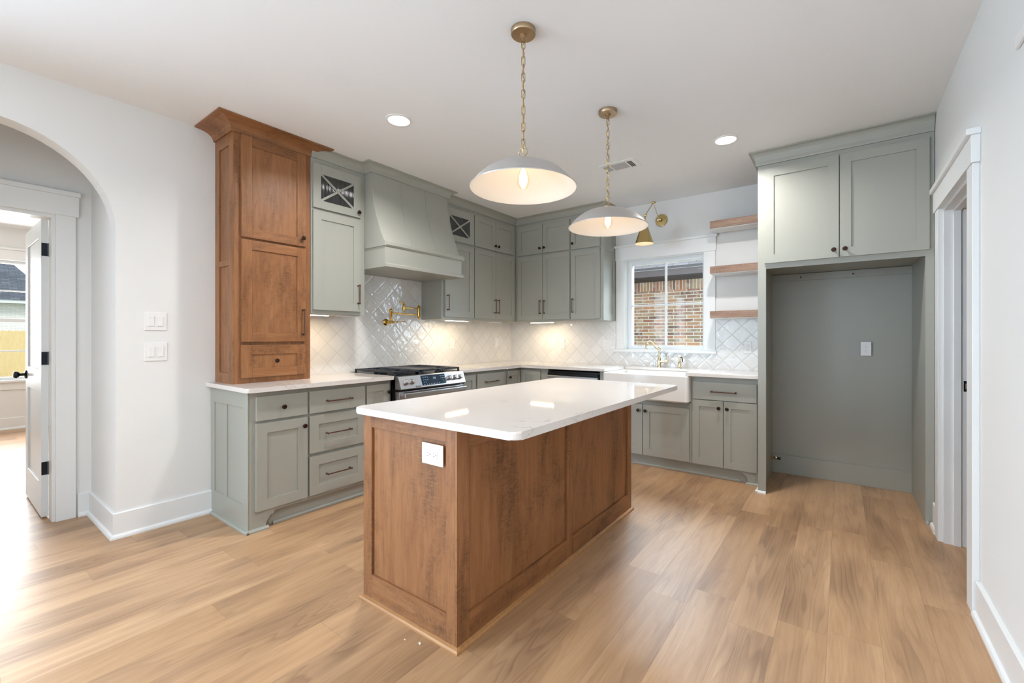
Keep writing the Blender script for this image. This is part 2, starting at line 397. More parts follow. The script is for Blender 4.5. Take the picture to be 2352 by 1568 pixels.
def pull(parent, x, z, yf, L, vert):
    mb = MB(); h = L/2-.008; o = .03
    for s in (-1, 1):
        c = (x, yf, z+s*h) if vert else (x+s*h, yf, z)
        mb.lathe([(.0075, 0), (.0075, -.003), (.0045, -.006), (.0045, -o)], c, 12, 'Y')
        d = (0, 0, s*.006) if vert else (s*.006, 0, 0)
        mb.sphere((c[0]+d[0]*.4, yf-o, c[2]+d[2]*.4), .0075, seg=10)
    a = (x, yf-o, z-h) if vert else (x-h, yf-o, z); b_ = (x, yf-o, z+h) if vert else (x+h, yf-o, z)
    mb.tube([a, b_], .0048, 10)
    return mb.build('handle', ['copper_bronze'], parent)

def fronts(root, items, mats='green', two=False):
    for it in items:
        k = it['k']; x0, x1, z0, z1 = it['r']
        mb = MB(); nm = 'drawer' if k.startswith('drawer') else 'door'
        if k.endswith('slab'): slab(mb, x0, x1, z0, z1, -.02)
        elif k == 'glass':
            fw = .063
            mb.box(x0, x0+fw, -.02, 0, z0, z1, .0015); mb.box(x1-fw, x1, -.02, 0, z0, z1, .0015)
            mb.box(x0+fw, x1-fw, -.0198, 0, z0, z0+fw, .0015); mb.box(x0+fw, x1-fw, -.0198, 0, z1-fw-.015, z1, .0015)
        else: shaker(mb, x0, x1, z0, z1, -.02, fw=it.get('fw', .066), two=two)
        d = mb.build(nm, mats, root)
        if k == 'glass':
            X0, X1, Z0, Z1 = x0+fw, x1-fw, z0+fw, z1-fw-.015
            g = MB(); n = int((X1-X0)/.0115)*6
            pr = [(X0-.004+(X1-X0+.008)*i/n, -.008-.0028*abs(math.sin(PI*i/6))) for i in range(n+1)]
            for a, b in zip(pr, pr[1:]):
                f = g.quad([(a[0], a[1], Z0-.004), (b[0], b[1], Z0-.004), (b[0], b[1], Z1+.004), (a[0], a[1], Z1+.004)]); f.smooth = False
            bmesh.ops.remove_doubles(g.bm, verts=g.bm.verts, dist=1e-5)
            for f in g.bm.faces: f.smooth = True
            g.build('glass_pane', 'reeded', d)
            cx, cz = (X0+X1)/2, (Z0+Z1)/2; ang = math.atan2(Z1-Z0, X1-X0); L = math.hypot(X1-X0, Z1-Z0)/2+.012
            lt = MB()
            for s_, dy in ((1, 0), (-1, .0005)):
                ca, sa = math.cos(ang)*1.0, math.sin(ang)*s_
                px, pz = -sa*.0085, ca*.0085
                pts = [(cx-ca*L-px, cz-sa*L-pz), (cx+ca*L-px, cz+sa*L-pz), (cx+ca*L+px, cz+sa*L+pz), (cx-ca*L+px, cz-sa*L+pz)]
                lt.prism(pts, lambda a, b, t: (a, t, b), -.019+dy, -.0125)
            lt.build('lattice', mats, d)
        h = it.get('h')
        if h:
            if h[0] == 'knob': knob(d, h[1], h[2], -.02)
            else: pull(d, h[1], h[2], -.02, h[3], h[0] == 'vert')

def crown_prof(zb, zt, out):
    """(outward, z) profile of a cove crown"""
    pts = [(0, zb), (.012, zb), (.014, zb+.008)]
    h = zt-zb
    for i in range(7):
        a = i/6*PI/2
        pts.append((.014+(out-.022)*(1-math.cos(a)), zb+.008+(h-.018)*math.sin(a)))
    pts += [(out, zt-.008), (out, zt), (0, zt)]
    return pts

# ------------------------------------------------------------------ the room
H = 2.743
struct(MB().box(-6.0, 6.6, -9.3, .15, -.08, 0).build('floor', 'floor'), 'oak plank floor running towards the window wall')
struct(MB().box(-6.0, 6.6, -9.3, .15, H, H+.1).build('ceiling', 'ceiling'), 'flat white ceiling')
XR = 4.195
# window wall (y=0), opening x 1.664..2.536, z 1.115..2.14
wb = MB(); WX0, WX1, WZ0, WZ1 = 1.664, 2.536, 1.115, 2.14
wb.box(-.13, WX0, 0, .15, 0, H).box(WX1, XR+.14, 0, .15, 0, H).box(WX0, WX1, 0, .15, 0, WZ0).box(WX0, WX1, 0, .15, WZ1, H)
struct(wb.build('wall_back', 'wall'), 'white wall with the kitchen window')
# range wall (x=0) with an arch
AY0, AY1, AZ, AR = -5.09, -4.03, 1.93, .53
wl = MB(); wl.box(-.13, 0, AY1, 0, 0, H)
for ya, yb in ((-9.15, -8.6), (-7.2, -6.95), (-5.55, AY0)): wl.box(-.13, 0, ya, yb, 0, H)
for ya, yb in ((-8.6, -7.2), (-6.95, -5.55)): wl.box(-.13, 0, ya, yb, 0, .35).box(-.13, 0, ya, yb, 2.45, H)  # unseen window openings, cut for the added side lamps
N_ = 28; arc = [((AY0+AY1)/2+AR*math.cos(PI*i/N_), AZ+AR*math.sin(PI*i/N_)) for i in range(N_+1)]
for (ya, za), (yb, zb) in zip(arc, arc[1:]):
    for x in (0, -.13): wl.quad([(x, ya, za), (x, yb, zb), (x, yb, H), (x, ya, H)])
    wl.quad([(0, ya, za), (0, yb, zb), (-.13, yb, zb), (-.13, ya, za)])
    wl.quad([(0, ya, H), (0, yb, H), (-.13, yb, H), (-.13, ya, H)])
struct(wl.build('wall_left', 'wall'), 'white wall with an arched opening')
# small hall behind the arch, its far wall holds a door opening
HX = -.67; DY1, DY0, DZ = -4.205, -5.02, 2.09
hw = MB(); hw.box(HX, -.13, AY1, AY1+.12, 0, H).box(HX, -.13, -5.5, -5.38, 0, H)
struct(hw.build('wall_hall_side', 'wall'))
hb = MB(); hb.box(HX-.12, HX, DY1, .15, 0, H).box(HX-.12, HX, -5.75, DY0, 0, H).box(HX-.12, HX, DY0, DY1, DZ, H)
struct(hb.build('wall_hall', 'wall'), 'hall wall seen through the arch')
# right wall with a door opening
RY0, RY1, RZ = -1.845, -1.07, 2.05
wr = MB(); wr.box(XR, XR+.14, RY1, 0, 0, H).box(XR, XR+.14, -9.15, RY0, 0, H).box(XR, XR+.14, RY0, RY1, RZ, H)
struct(wr.build('wall_right', 'wall'), 'white wall on the right with a doorway')
# pantry behind it
pw = MB(); pw.box(XR+.14, 6.0, -2.3, -2.2, 0, H).box(XR+.14, 6.0, -.35, -.25, 0, H).box(5.9, 6.0, -2.3, -.25, 0, H)
struct(pw.build('wall_pantry', 'beige'))
# wall behind the camera with three tall windows, wall closing the living room at the right
rw = MB(); xs = [-.13, .2, 2.0, 2.3, 4.1, 4.4, 6.2, 6.6]
for i in range(0, 7, 2): rw.box(xs[i], xs[i+1], -9.15, -9.0, 0, H)
for i in (1, 3, 5): rw.box(xs[i], xs[i+1], -9.15, -9.0, 0, .35).box(xs[i], xs[i+1], -9.15, -9.0, 2.5, H)
struct(rw.build('wall_front', 'wall'))
# next room
NW0, NW1, NZ0, NZ1, NX = -5.4, -3.72, .67, 2.30, -5.5
nb = MB(); nb.box(NX-.15, NX, NW1, .15, 0, H).box(NX-.15, NX, -5.75, NW0, 0, H).box(NX-.15, NX, NW0, NW1, 0, NZ0).box(NX-.15, NX, NW0, NW1, NZ1, H)
nb.box(NX, HX-.12, -2.6, -2.5, 0, H).box(NX, HX-.12, -5.75, -5.65, 0, H)
struct(nb.build('wall_next_room', 'wall'), 'walls of the bright room beyond the hall')

# tile backsplash
ts = MB().box(0, .01, -2.962, -2.49, .935, 1.45).box(0, .01, -2.49, -1.59, .935, 1.852).box(0, .01, -1.59, -.01, .935, 1.45)
struct(ts.build('backsplash', 'tileA'), 'glossy diagonal white tile behind the range')
t2 = MB().box(0, 1.551, -.01, 0, .935, 1.45).box(1.551, 2.642, -.01, 0, .935, 1.095).box(2.642, 3.137, -.01, 0, .935, 1.45)
struct(t2.build('backsplash', 'tileB'), 'glossy diagonal white tile under and beside the window')

# baseboards with shoe molding
def baseboard(name, pts, label=None):
    """pts: floor polyline (x,y), room on the left hand side when walking along it"""
    prof = [(0, 0), (.03, 0), (.03, .010), (.026, .020), (.016, .026), (.015, .03), (.015, .155), (.010, .160), (0, .160)]
    rings = []
    P = [Vector(p) for p in pts]
    for i, p in enumerate(P):
        d0 = (P[i]-P[i-1]).normalized() if i else None; d1 = (P[i+1]-P[i]).normalized() if i < len(P)-1 else None
        n0 = Vector((-d0.y, d0.x)) if d0 else None; n1 = Vector((-d1.y, d1.x)) if d1 else None
        if n0 and n1: m = (n0+n1).normalized(); m = m/m.dot(n0)
        else: m = n0 or n1
        rings.append(lambda a, b, p=p, m=m: (p.x+m.x*a, p.y+m.y*a, b))
    return struct(MB().sweep(prof, rings).build(name, 'trim'), label)
baseboard('baseboard_left', [(0, -3.515), (0, AY1), (HX, AY1), (HX, -4.10)], 'white baseboard turning into the arch')
baseboard('baseboard_right', [(XR, -9.0), (XR, -1.955)], 'white baseboard along the right wall')
baseboard('baseboard_right_back', [(XR, -.965), (XR, -.80)])
baseboard('baseboard_next_room', [(NX, -2.6), (NX, -5.65)])
baseboard('baseboard_left_front', [(0, AY0), (0, -9.0)])

# ------------------------------------------------------------------ casings
def casing_set(fn, y0, y1, z1, w, th, hb, ht, cap_t, over, jamb, name, label, head_over=.015, mat='trim'):
    """fn(a,b,z): a along wall, b out of wall; opening y0..y1, head at z1"""
    mb = MB()
    def bx(a0, a1, b0, b1, z0, z2, bev=.002):
        p, q = fn(a0, b0, z0), fn(a1, b1, z2)
        mb.box(min(p[0], q[0]), max(p[0], q[0]), min(p[1], q[1]), max(p[1], q[1]), z0, z2, bev)
    bx(y0-w, y0+.001, 0, th, 0, hb); bx(y1-.001, y1+w, 0, th, 0, hb); bx(y0, y1, .0, .003, z1-.001, hb, 0)
    bx(y0-w-head_over, y1+w+head_over, 0, th+.006, hb, ht); bx(y0-w-over, y1+w+over, 0, th+.022, ht, ht+cap_t)
    # jamb with door stop
    bx(y0-.001, y0+.018, jamb, 0, 0, z1+.0, .001); bx(y1-.018, y1+.001, jamb, 0, 0, z1, .001); bx(y0+.018, y1-.018, jamb, 0, z1-.018, z1+.001, 0)
    return mb.build(name, mat)
trim1 = casing_set(lambda a, b, z: (HX+b, a, z), DY0, DY1, DZ, .095, .02, 2.095, 2.232, .03, .022, -.12, 'trim_1', '')
struct(trim1, 'white craftsman casing round the hall door')
trim2 = casing_set(lambda a, b, z: (XR-b, a, z), RY0, RY1, RZ, .105, .025, 2.05, 2.175, .028, .024, -.14, 'trim_2', '')
struct(trim2, 'white craftsman casing round the right-hand doorway')
mb = MB(); mb.box(XR+.043, XR+.076, RY1-.030, RY1-.018, 0, RZ-.018, .001).box(XR+.043, XR+.076, RY0+.018, RY0+.030, 0, RZ-.018, .001).box(XR+.043, XR+.076, RY0+.03, RY1-.03, RZ-.03, RZ-.018, .001)
struct(mb.build('trim_3', 'trim'), 'door stop inside the right-hand doorway')
d2 = thing('strike_plate', 'black metal strike plate on the jamb of the right-hand doorway', 'strike plate', (XR+.105, RY1-.018, .965))
mb = MB(); mb.box(-.018, .018, -.0025, 0, -.032, -.016, .0005).box(-.018, .018, -.0025, 0, .016, .032, .0005).box(-.018, -.011, -.0025, 0, -.016, .016).box(.011, .018, -.0025, 0, -.016, .016)
mb.build('plate', 'hinge', d2); MB().box(-.011, .011, -.001, 0, -.016, .016).build('latch_hole', 'shelf_wood', d2)

# hall door, standing open into the next room
door = thing('door_1', 'white panel door standing open beyond the arch', 'door', (HX-.135, -4.222, .012), 0); door['kind'] = 'structure'
LW, LH, LT = .765, 2.065, .035
dm = MB()
for x0, x1, z0, z1 in ((-.115, 0, 0, LH), (-LW, -LW+.115, 0, LH), (-LW+.115, -.115, 0, .23), (-LW+.115, -.115, .86, 1.02), (-LW+.115, -.115, LH-.12, LH)):
    dm.box(x0, x1, -LT, 0, z0, z1, .002)
dm.box(-LW+.112, -.112, -LT+.01, -.01, .22, LH-.11)
leaf = dm.build('door_leaf', 'door_white', door)
for z in (.348-.012, 1.10, 1.855):
    hm = MB()
    hm.box(.0005, .003, -.034, -.004, z-.045, z+.045, .001).tube([(.006, .004, z-.046), (.006, .004, z+.046)], .0065, 10)
    hm.box(.006, .0085, -.002, .012, z-.045, z+.045, .001)
    hm.build('hinge', 'hinge', door)
km = MB(); kx, kz = -LW+.065, .955
for s, y0 in ((-1, -LT), (1, 0)):
    km.lathe([(.033, 0), (.033, s*.006), (.026, s*.011), (.011, s*.014), (.010, s*.035), (.020, s*.042), (.027, s*.052), (.026, s*.064), (.016, s*.070), (0, s*.071)], (kx, y0, kz), 20, 'Y')
km.build('door_knob', 'hinge', door)

# ------------------------------------------------------------------ kitchen window
win = thing('window_1', 'white framed window of four panes over the sink', 'window', ((WX0+WX1)/2, 0, WZ0)); win['kind'] = 'structure'
cx = (WX0+WX1)/2
def WB_(mb, x0, x1, y0, y1, z0, z1, b=.0015): mb.box(x0-cx, x1-cx, y0, y1, z0-WZ0, z1-WZ0, b)
mb = MB()
WB_(mb, 1.558, WX0+.001, -.02, 0, 1.115, 2.139, 0); WB_(mb, WX1-.001, 2.642, -.02, 0, 1.115, 2.139, 0)
WB_(mb, 1.550, 2.650, -.026, 0, 2.139, 2.283); WB_(mb, 1.540, 2.664, -.045, 0, 2.283, 2.308)
mb.build('casing', 'trim', win)
mb = MB(); WB_(mb, 1.530, 2.656, -.045, .0, 1.088, 1.115, .003); WB_(mb, WX0, WX1, 0, .15, 1.105, 1.1155, .0); mb.build('sill', 'trim', win)
mb = MB()
WB_(mb, WX0, WX0+.012, 0, .15, 1.115, 2.14, 0); WB_(mb, WX1-.012, WX1, 0, .15, 1.115, 2.14, 0); WB_(mb, WX0+.012, WX1-.012, 0, .15, 2.128, 2.14, 0)
mb.build('jamb', 'trim', win)
mb = MB()
f0, f1, g0, g1 = WX0+.012, WX1-.012, 1.116, 2.128
WB_(mb, f0, f0+.045, .05, .12, g0, g1, 0); WB_(mb, f1-.02, f1, .05, .12, g0, g1, 0); WB_(mb, f0+.045, f1-.02, .05, .12, g1-.045, g1, 0); WB_(mb, f0+.045, f1-.02, .05, .12, g0, g0+.04, 0)
mb.build('window_frame', 'vinyl', win)
mb = MB(); WB_(mb, 2.098, 2.120, .066, .082, g0+.04, g1-.045, 0); WB_(mb, f0+.045, f1-.02, .067, .081, 1.612, 1.626, 0); mb.build('muntin', 'vinyl', win)
mb = MB(); WB_(mb, f0+.04, f1-.015, .073, .077, g0+.035, g1-.04, 0); mb.build('glass_pane', 'glass', win)

# window of the next room
w2 = thing('window_2', 'tall white framed window in the bright room beyond the hall', 'window', (NX, (NW0+NW1)/2, NZ0)); w2['kind'] = 'structure'
c2 = (NW0+NW1)/2
def B2(mb, y0, y1, x0, x1, z0, z1, b=.002): mb.box(x0, x1, y0-c2, y1-c2, z0-NZ0, z1-NZ0, b)
mb = MB(); B2(mb, NW0-.1, NW0, 0, .02, NZ0-.02, NZ1); B2(mb, NW1, NW1+.1, 0, .02, NZ0-.02, NZ1); B2(mb, NW0-.12, NW1+.12, 0, .026, NZ1, NZ1+.14); B2(mb, NW0-.14, NW1+.14, 0, .045, NZ1+.14, NZ1+.17)
B2(mb, NW0-.12, NW1+.12, 0, .05, NZ0-.03, NZ0); B2(mb, NW0-.1, NW1+.1, 0, .02, NZ0-.13, NZ0-.03); mb.build('casing', 'trim', w2)
mb = MB(); B2(mb, NW0, NW0+.04, -.12, -.05, NZ0, NZ1); B2(mb, NW1-.04, NW1, -.12, -.05, NZ0, NZ1); B2(mb, NW0, NW1, -.12, -.05, NZ1-.04, NZ1); B2(mb, NW0, NW1, -.12, -.05, NZ0, NZ0+.04)
B2(mb, NW0, NW1, -.11, -.05, 1.455, 1.51); B2(mb, (NW0+NW1)/2-.03, (NW0+NW1)/2+.03, -.11, -.05, NZ0, NZ1); mb.build('window_frame', 'vinyl', w2)
mb = MB(); B2(mb, NW0+.04, NW1-.04, -.09, -.075, 1.88, 1.90, 0); B2(mb, NW0+.04, NW1-.04, -.09, -.075, 1.055, 1.075, 0); mb.build('muntin', 'vinyl', w2)
mb = MB(); B2(mb, NW0+.03, NW1-.03, -.084, -.080, NZ0+.03, NZ1-.03, 0); mb.build('glass_pane', 'glass', w2)

# ------------------------------------------------------------------ cabinets
# A cabinet stands at wall 'A' (range wall, x=0, runs along y) or 'B' (window wall, y=0, runs along x); its own x runs left to right, its front is y=0
def cabinet(wall, a0, face, label, cat='cabinet', name='cabinet', group=None):
    if wall == 'A': return thing(name, label, cat, (face, a0, 0), PI/2, group)
    return thing(name, label, cat, (a0, -face, 0), 0, group)
def fr(a0, *its):
    out = []
    for k, x0, x1, z0, z1, *h in its:
        d = {'k': k, 'r': (x0-a0, x1-a0, z0, z1)}
        if h and h[0]:
            hh = list(h[0]); hh[1] -= a0; d['h'] = tuple(hh)
        if len(h) > 1: d['fw'] = h[1]
        out.append(d)
    return out
def crown(root, segs, mats, zb, zt=H, out=.068):
    """segs: open polyline in cabinet space with outward normals on the right hand side"""
    prof = crown_prof(zb, zt-.001, out)
    P = [Vector(p) for p in segs]; rings = []
    for i, p in enumerate(P):
        d0 = (P[i]-P[i-1]).normalized() if i else None; d1 = (P[i+1]-P[i]).normalized() if i < len(P)-1 else None
        n0 = Vector((d0.y, -d0.x)) if d0 else None; n1 = Vector((d1.y, -d1.x)) if d1 else None
        if n0 and n1: m = (n0+n1).normalized(); m = m/m.dot(n0)
        else: m = n0 or n1
        rings.append(lambda a, b, p=p, m=m: (p.x+m.x*a, p.y+m.y*a, b))
    return MB().sweep(prof, rings).build('crown_molding', mats, root)

UF = .3213     # upper cabinet face
BF = .61       # base cabinet face
# --- tall wood cabinet on the counter
t = cabinet('A', -3.487, .308, 'tall stained maple cabinet standing on the left countertop', 'cabinet', 'tall_cabinet')
mb = MB(); mb.box(0, .527, 0, .307, .935, 2.69, .001)
mb.build('body', 'wood_v', t)
mb = MB()   # framed end panel towards the arch
X0, X1 = -.009, 0
for y0, y1, z0, z1, mi in ((0, .065, .935, 2.675, 0), (.235, .307, .935, 2.675, 0), (.065, .235, .935, 1.008, 1), (.065, .235, 1.757, 1.797, 1), (.065, .235, 2.59, 2.675, 1)):
    mb.box(X0, X1, y0, y1, z0, z1, .001, mi)
mb.build('side_panel', ['wood_v', 'wood_h'], t)
a = -3.487
fronts(t, fr(a, ('drawer', -3.449, -3.003, .975, 1.203, ('knob', -3.226, 1.088)),
             ('door', -3.449, -3.003, 1.226, 1.940, ('vert', -3.030, 1.372, .20)),
             ('door', -3.449, -3.003, 1.955, 2.664, ('knob', -3.032, 2.016))), ['wood_v', 'wood_h'], True)
crown(t, [(-.009, .306), (-.009, 0), (.527, 0), (.527, .11)], 'wood_h', 2.668, out=.125)

# --- green uppers
t = cabinet('A', -2.962, UF, 'grey-green upper cabinet with reeded glass door, between wood cabinet and range hood', name='upper_cabinet')
MB().box(.0, .472, 0, UF-.001, 1.445, 2.69, .001).build('body', 'green', t)
a = -2.962
fronts(t, fr(a, ('glass', -2.952, -2.538, 2.278, 2.628, ('knob', -2.566, 2.318)), ('door', -2.952, -2.538, 1.475, 2.258, ('vert', -2.566, 1.62, .165))), 'green')
crown(t, [(0, 0), (.472, 0)], 'green', 2.668)

t = cabinet('A', -1.59, UF, 'grey-green upper cabinet with reeded glass door, right of the range hood', name='upper_cabinet')
MB().box(0, .479, 0, UF-.001, 1.445, 2.69, .001).build('body', 'green', t)
a = -1.59
fronts(t, fr(a, ('glass', -1.555, -1.118, 2.283, 2.628, None), ('door', -1.555, -1.118, 1.471, 2.262, ('vert', -1.528, 1.62, .165))), 'green')
crown(t, [(0, 0), (.479, 0)], 'green', 2.668)
t = cabinet('A', -1.111, UF, 'grey-green upper cabinet with two door pairs on the range wall, beside the corner', name='upper_cabinet')
MB().box(0, .7897, 0, UF-.001, 1.445, 2.69, .001).build('body', 'green', t)
a = -1.111
fronts(t, fr(a, ('door', -1.104, -.741, 2.283, 2.628, ('knob', -.765, 2.335), .06), ('door', -.735, -.372, 2.283, 2.628, ('knob', -.705, 2.335), .06),
             ('door', -1.104, -.741, 1.471, 2.262, ('vert', -.765, 1.62, .165), .06), ('door', -.735, -.372, 1.471, 2.262, ('vert', -.705, 1.62, .165), .06)), 'green')
crown(t, [(0, 0), (.7897+.068, 0)], 'green', 2.668)
t = cabinet('B', 0, UF, 'grey-green corner upper cabinet with two door pairs on the window wall', name='upper_cabinet')
MB().box(0, 1.129, 0, UF-.001, 1.445, 2.69, .001).build('body', 'green', t)
a = 0
fronts(t, fr(a, ('door', .362, .740, 2.275, 2.628, ('knob', .712, 2.335), .06), ('door', .746, 1.121, 2.275, 2.628, ('knob', .774, 2.335), .06),
             ('door', .362, .740, 1.468, 2.254, ('vert', .712, 1.62, .165), .06), ('door', .746, 1.121, 1.468, 2.254, ('vert', .774, 1.62, .165), .06)), 'green')
crown(t, [(UF-.068, 0), (1.129, 0)], 'green', 2.668)
t = cabinet('B', 1.129, UF, 'grey-green single-door upper cabinet next to the kitchen window', name='upper_cabinet')
a = 1.129
MB().box(0, .408, 0, UF-.001, 1.445, 2.69, .001).build('body', 'green', t)
fronts(t, fr(a, ('door', 1.138, 1.508, 2.270, 2.628, ('knob', 1.168, 2.335), .06), ('door', 1.138, 1.508, 1.464, 2.250, ('vert', 1.168, 1.62, .165), .06)), 'green')
mb = MB()
for y0, y1, z0, z1 in ((0, .06, 1.445, 2.665), (.255, .3195, 1.445, 2.665), (.06, .255, 1.445, 1.52), (.06, .255, 2.235, 2.30), (.06, .255, 2.60, 2.665)):
    mb.box(.408, .416, y0, y1, z0, z1, .001)
mb.build('side_panel', 'green', t)
crown(t, [(0, 0), (.416, 0), (.416, .3195)], 'green', 2.668)

# --- range hood
HD = .417
t = thing('range_hood', 'grey-green wooden range hood with a flared canopy above the stove', 'range hood', (0, -2.04, 0))
y0, y1 = -.45+.001, .45-.001
def hx(z):   # face of the flared canopy
    u = max(0, min(1, (2.671-z)/(2.671-2.065))); return .417 + (.590-.417)*(u**1.9)
mb = MB(); nz = 18; zs = [2.065+(2.742-2.065)*i/nz for i in range(nz+1)]
prof = [(hx(z), z) for z in zs]
mb.prism([(.001, 2.065)]+prof+[(.001, 2.742)], lambda a_, b_, tt: (a_, tt, b_), y0, y1)
cano = mb.build('canopy', 'green', t)
for yy in (-.145, .150, y1-.008, y0+.008):
    mb = MB(); w_ = .0045
    pp = [(hx(z)+.004, z) for z in zs if z < 2.672] ; pb = [(hx(z)-.004, z) for z in zs if z < 2.672][::-1]
    mb.prism(pp+pb, lambda a_, b_, tt: (a_, tt, b_), yy-w_, yy+w_)
    mb.build('batten', 'green', t)
mb = MB()
mb.box(.002, .606, y0, y1, 1.8802, 2.0178, .0)
bnd = mb
bnd.build('apron', 'green', t)
mb = MB()
mb.prism([(.002, 2.018), (.612, 2.018), (.622, 2.030), (.622, 2.056), (.612, 2.0649), (.002, 2.0649)], lambda a_, b_, tt: (a_, tt, b_), y0, y1)
mb.prism([(.342, 2.018), (.612, 2.018), (.622, 2.030), (.622, 2.056), (.612, 2.0649), (.342, 2.0649)], lambda a_, b_, tt: (a_, tt, b_), y1, y1+.028)
mb.box(.342, .616, y0-.010, y0, 2.022, 2.060)
mb.build('upper_band', 'green', t)
mb = MB()
mb.prism([(.002, 1.880), (.5919, 1.880), (.5919, 1.848), (.002, 1.848)], lambda a_, b_, tt: (a_, tt, b_), y0, y0+.02)
mb.prism([(.592, 1.880), (.606, 1.880), (.622, 1.870), (.622, 1.848), (.592, 1.848)], lambda a_, b_, tt: (a_, tt, b_), y0, y1+.028)
mb.box(.342, .5919, y1+.0002, y1+.026, 1.848, 1.880); mb.box(.002, .5919, y1-.02, y1, 1.848, 1.88)
mb.build('lower_band', 'green', t)
MB().box(.001, .59, y0+.021, y1-.021, 1.854, 1.878).build('hood_bottom', 'green', t)
prof = crown_prof(2.671, H-.001, .07)
rings = [lambda a_, b_: (.342, y0-a_, b_), lambda a_, b_: (.417+a_, y0-a_, b_), lambda a_, b_: (.417+a_, y1+a_, b_), lambda a_, b_: (.342, y1+a_, b_)]
MB().sweep(prof, rings).build('crown_molding', 'green', t)

# --- base cabinets
CB = .905
def base_body(root, W_, D=.605, left_foot=False, right_foot=False, zt=CB, z0=.105):
    mb = MB(); mb.box(0, W_, 0, D, z0, zt, .001)
    def foot(x0, dirn):
        pts = [(0, 0), (.098, 0)] + [(.098+.052*(1-math.cos(a_)), .0+.085*math.sin(a_)) for a_ in (PI/2*i/6 for i in range(1, 7))] + [(.155, .106), (0, .106)]
        mb.prism([(x0+dirn*p, q) for p, q in pts], lambda a_, b_, tt: (a_, tt, b_), 0, .02)
    if left_foot: foot(0, 1)
    if right_foot: foot(W_, -1)
    mb.build('body', 'green', root)
    k = MB(); k.box(0, W_, .045, .06, 0, z0)
    k.box(0, W_, .045, D, 0, .0) if False else None
    k.build('toe_kick', 'green', root)
    s = MB(); s.prism([(.045, 0), (.028, 0), (.028, .010), (.034, .018), (.045, .022)], lambda a_, b_, tt: (tt, a_, b_), .0 + (.16 if left_foot else 0), W_-(.16 if right_foot else 0))
    if left_foot: s.prism([(0, 0), (-.018, 0), (-.018, .009), (-.012, .017), (0, .02)], lambda a_, b_, tt: (tt, a_, b_), -.018, .115)
    if right_foot: s.prism([(0, 0), (-.018, 0), (-.018, .009), (-.012, .017), (0, .02)], lambda a_, b_, tt: (tt, a_, b_), W_-.115, W_)
    return s.build('shoe_molding', 'green' if not (left_foot or right_foot) else 'green', root)
t = cabinet('A', -3.515, BF, 'grey-green base cabinet at the arch end, one drawer over one door', name='base_cabinet'); a = -3.515
base_body(t, .378, left_foot=True)
mb = MB()
for y0_, y1_, z0, z1 in ((0, .07, .0, CB), (.325, .375, .0, CB), (.54, .605, .0, CB), (.07, .325, 0, .17), (.375, .54, 0, .17), (.07, .325, .80, CB), (.375, .54, .80, CB)):
    mb.box(-.008, 0, y0_, y1_, z0, z1, .0005)
mb.box(-.002, 0, 0, .605, 0, CB)
mb.prism([(-.008, 0), (-.026, 0), (-.026, .009), (-.020, .017), (-.008, .02)], lambda a_, b_, tt: (a_, tt, b_), -.018, .575)
mb.build('side_panel', 'green', t)
fronts(t, fr(a, ('drawer_slab', -3.480, -3.147, .714, .872, ('knob', -3.316, .792)), ('door', -3.480, -3.147, .130, .697, ('knob', -3.177, .640))), 'green')
t = cabinet('A', -3.137, BF, 'grey-green base cabinet with three pull drawers, left of the range', name='base_cabinet'); a = -3.137
base_body(t, .456)
fronts(t, fr(a, ('drawer_slab', -3.132, -2.689, .714, .874, ('horiz', -2.913, .794, .20)), ('drawer', -3.132, -2.689, .430, .697, ('horiz', -2.917, .56, .20)), ('drawer', -3.132, -2.689, .131, .406, ('horiz', -2.917, .262, .20))), 'green')
t = cabinet('A', -2.681, BF, 'narrow grey-green base cabinet touching the left side of the range', name='base_cabinet'); a = -2.681
base_body(t, .245)
fronts(t, fr(a, ('door', -2.673, -2.462, .131, .874, ('knob', -2.480, .806), .055)), 'green')
t = cabinet('A', -1.655, BF, 'narrow grey-green base cabinet touching the right side of the range', name='base_cabinet'); a = -1.655
base_body(t, .264)
fronts(t, fr(a, ('door', -1.640, -1.402, .131, .870, ('knob', -1.608, .815), .055)), 'green')
t = cabinet('A', -1.391, BF, 'grey-green drawer base cabinet between range and corner', name='base_cabinet'); a = -1.391
base_body(t, .478)
fronts(t, fr(a, ('drawer_slab', -1.380, -.922, .714, .874, ('horiz', -1.165, .785, .20)), ('drawer', -1.380, -.922, .430, .697, ('horiz', -1.15, .56, .20)), ('drawer', -1.380, -.922, .131, .406, ('horiz', -1.15, .262, .20))), 'green')
# corner base: L shaped
t = thing('base_cabinet', 'grey-green corner base cabinet with a folding door in the inner corner', 'cabinet', (0, 0, 0))
mb = MB(); mb.box(.003, BF, -.912, -.003, .105, CB, .001).box(BF, 1.0, -BF, -.003, .105, CB, .001); mb.build('body', 'green', t)
MB().box(.003, BF-.045, -.912, -.003, 0, .105).box(BF-.045, 1.0, -BF+.045, -.003, 0, .105).build('toe_kick', 'green', t)
mb = MB()
for args in ((-.875, -.818), (-.690, -.633)): mb.box(BF, BF+.02, args[0], args[1], .131, .876, .0015)
mb.box(BF, BF+.0198, -.818, -.690, .131, .19, .0015).box(BF, BF+.0198, -.818, -.690, .817, .876, .0015).box(BF, BF+.011, -.82, -.688, .187, .82)
dd = mb.build('door', 'green', t)
kb = MB(); kb.lathe([(.006, 0), (.0055, .014), (.009, .018), (.0155, .022), (.016, .027), (.012, .031), (0, .0325)], (BF+.02, -.852, .803), 16, 'X'); kb.build('knob', 'bronze', dd)
mb = MB(); shaker(mb, .635, .905, .131, .876, -BF-.02, fw=.058); mb.build('door', 'green', t)
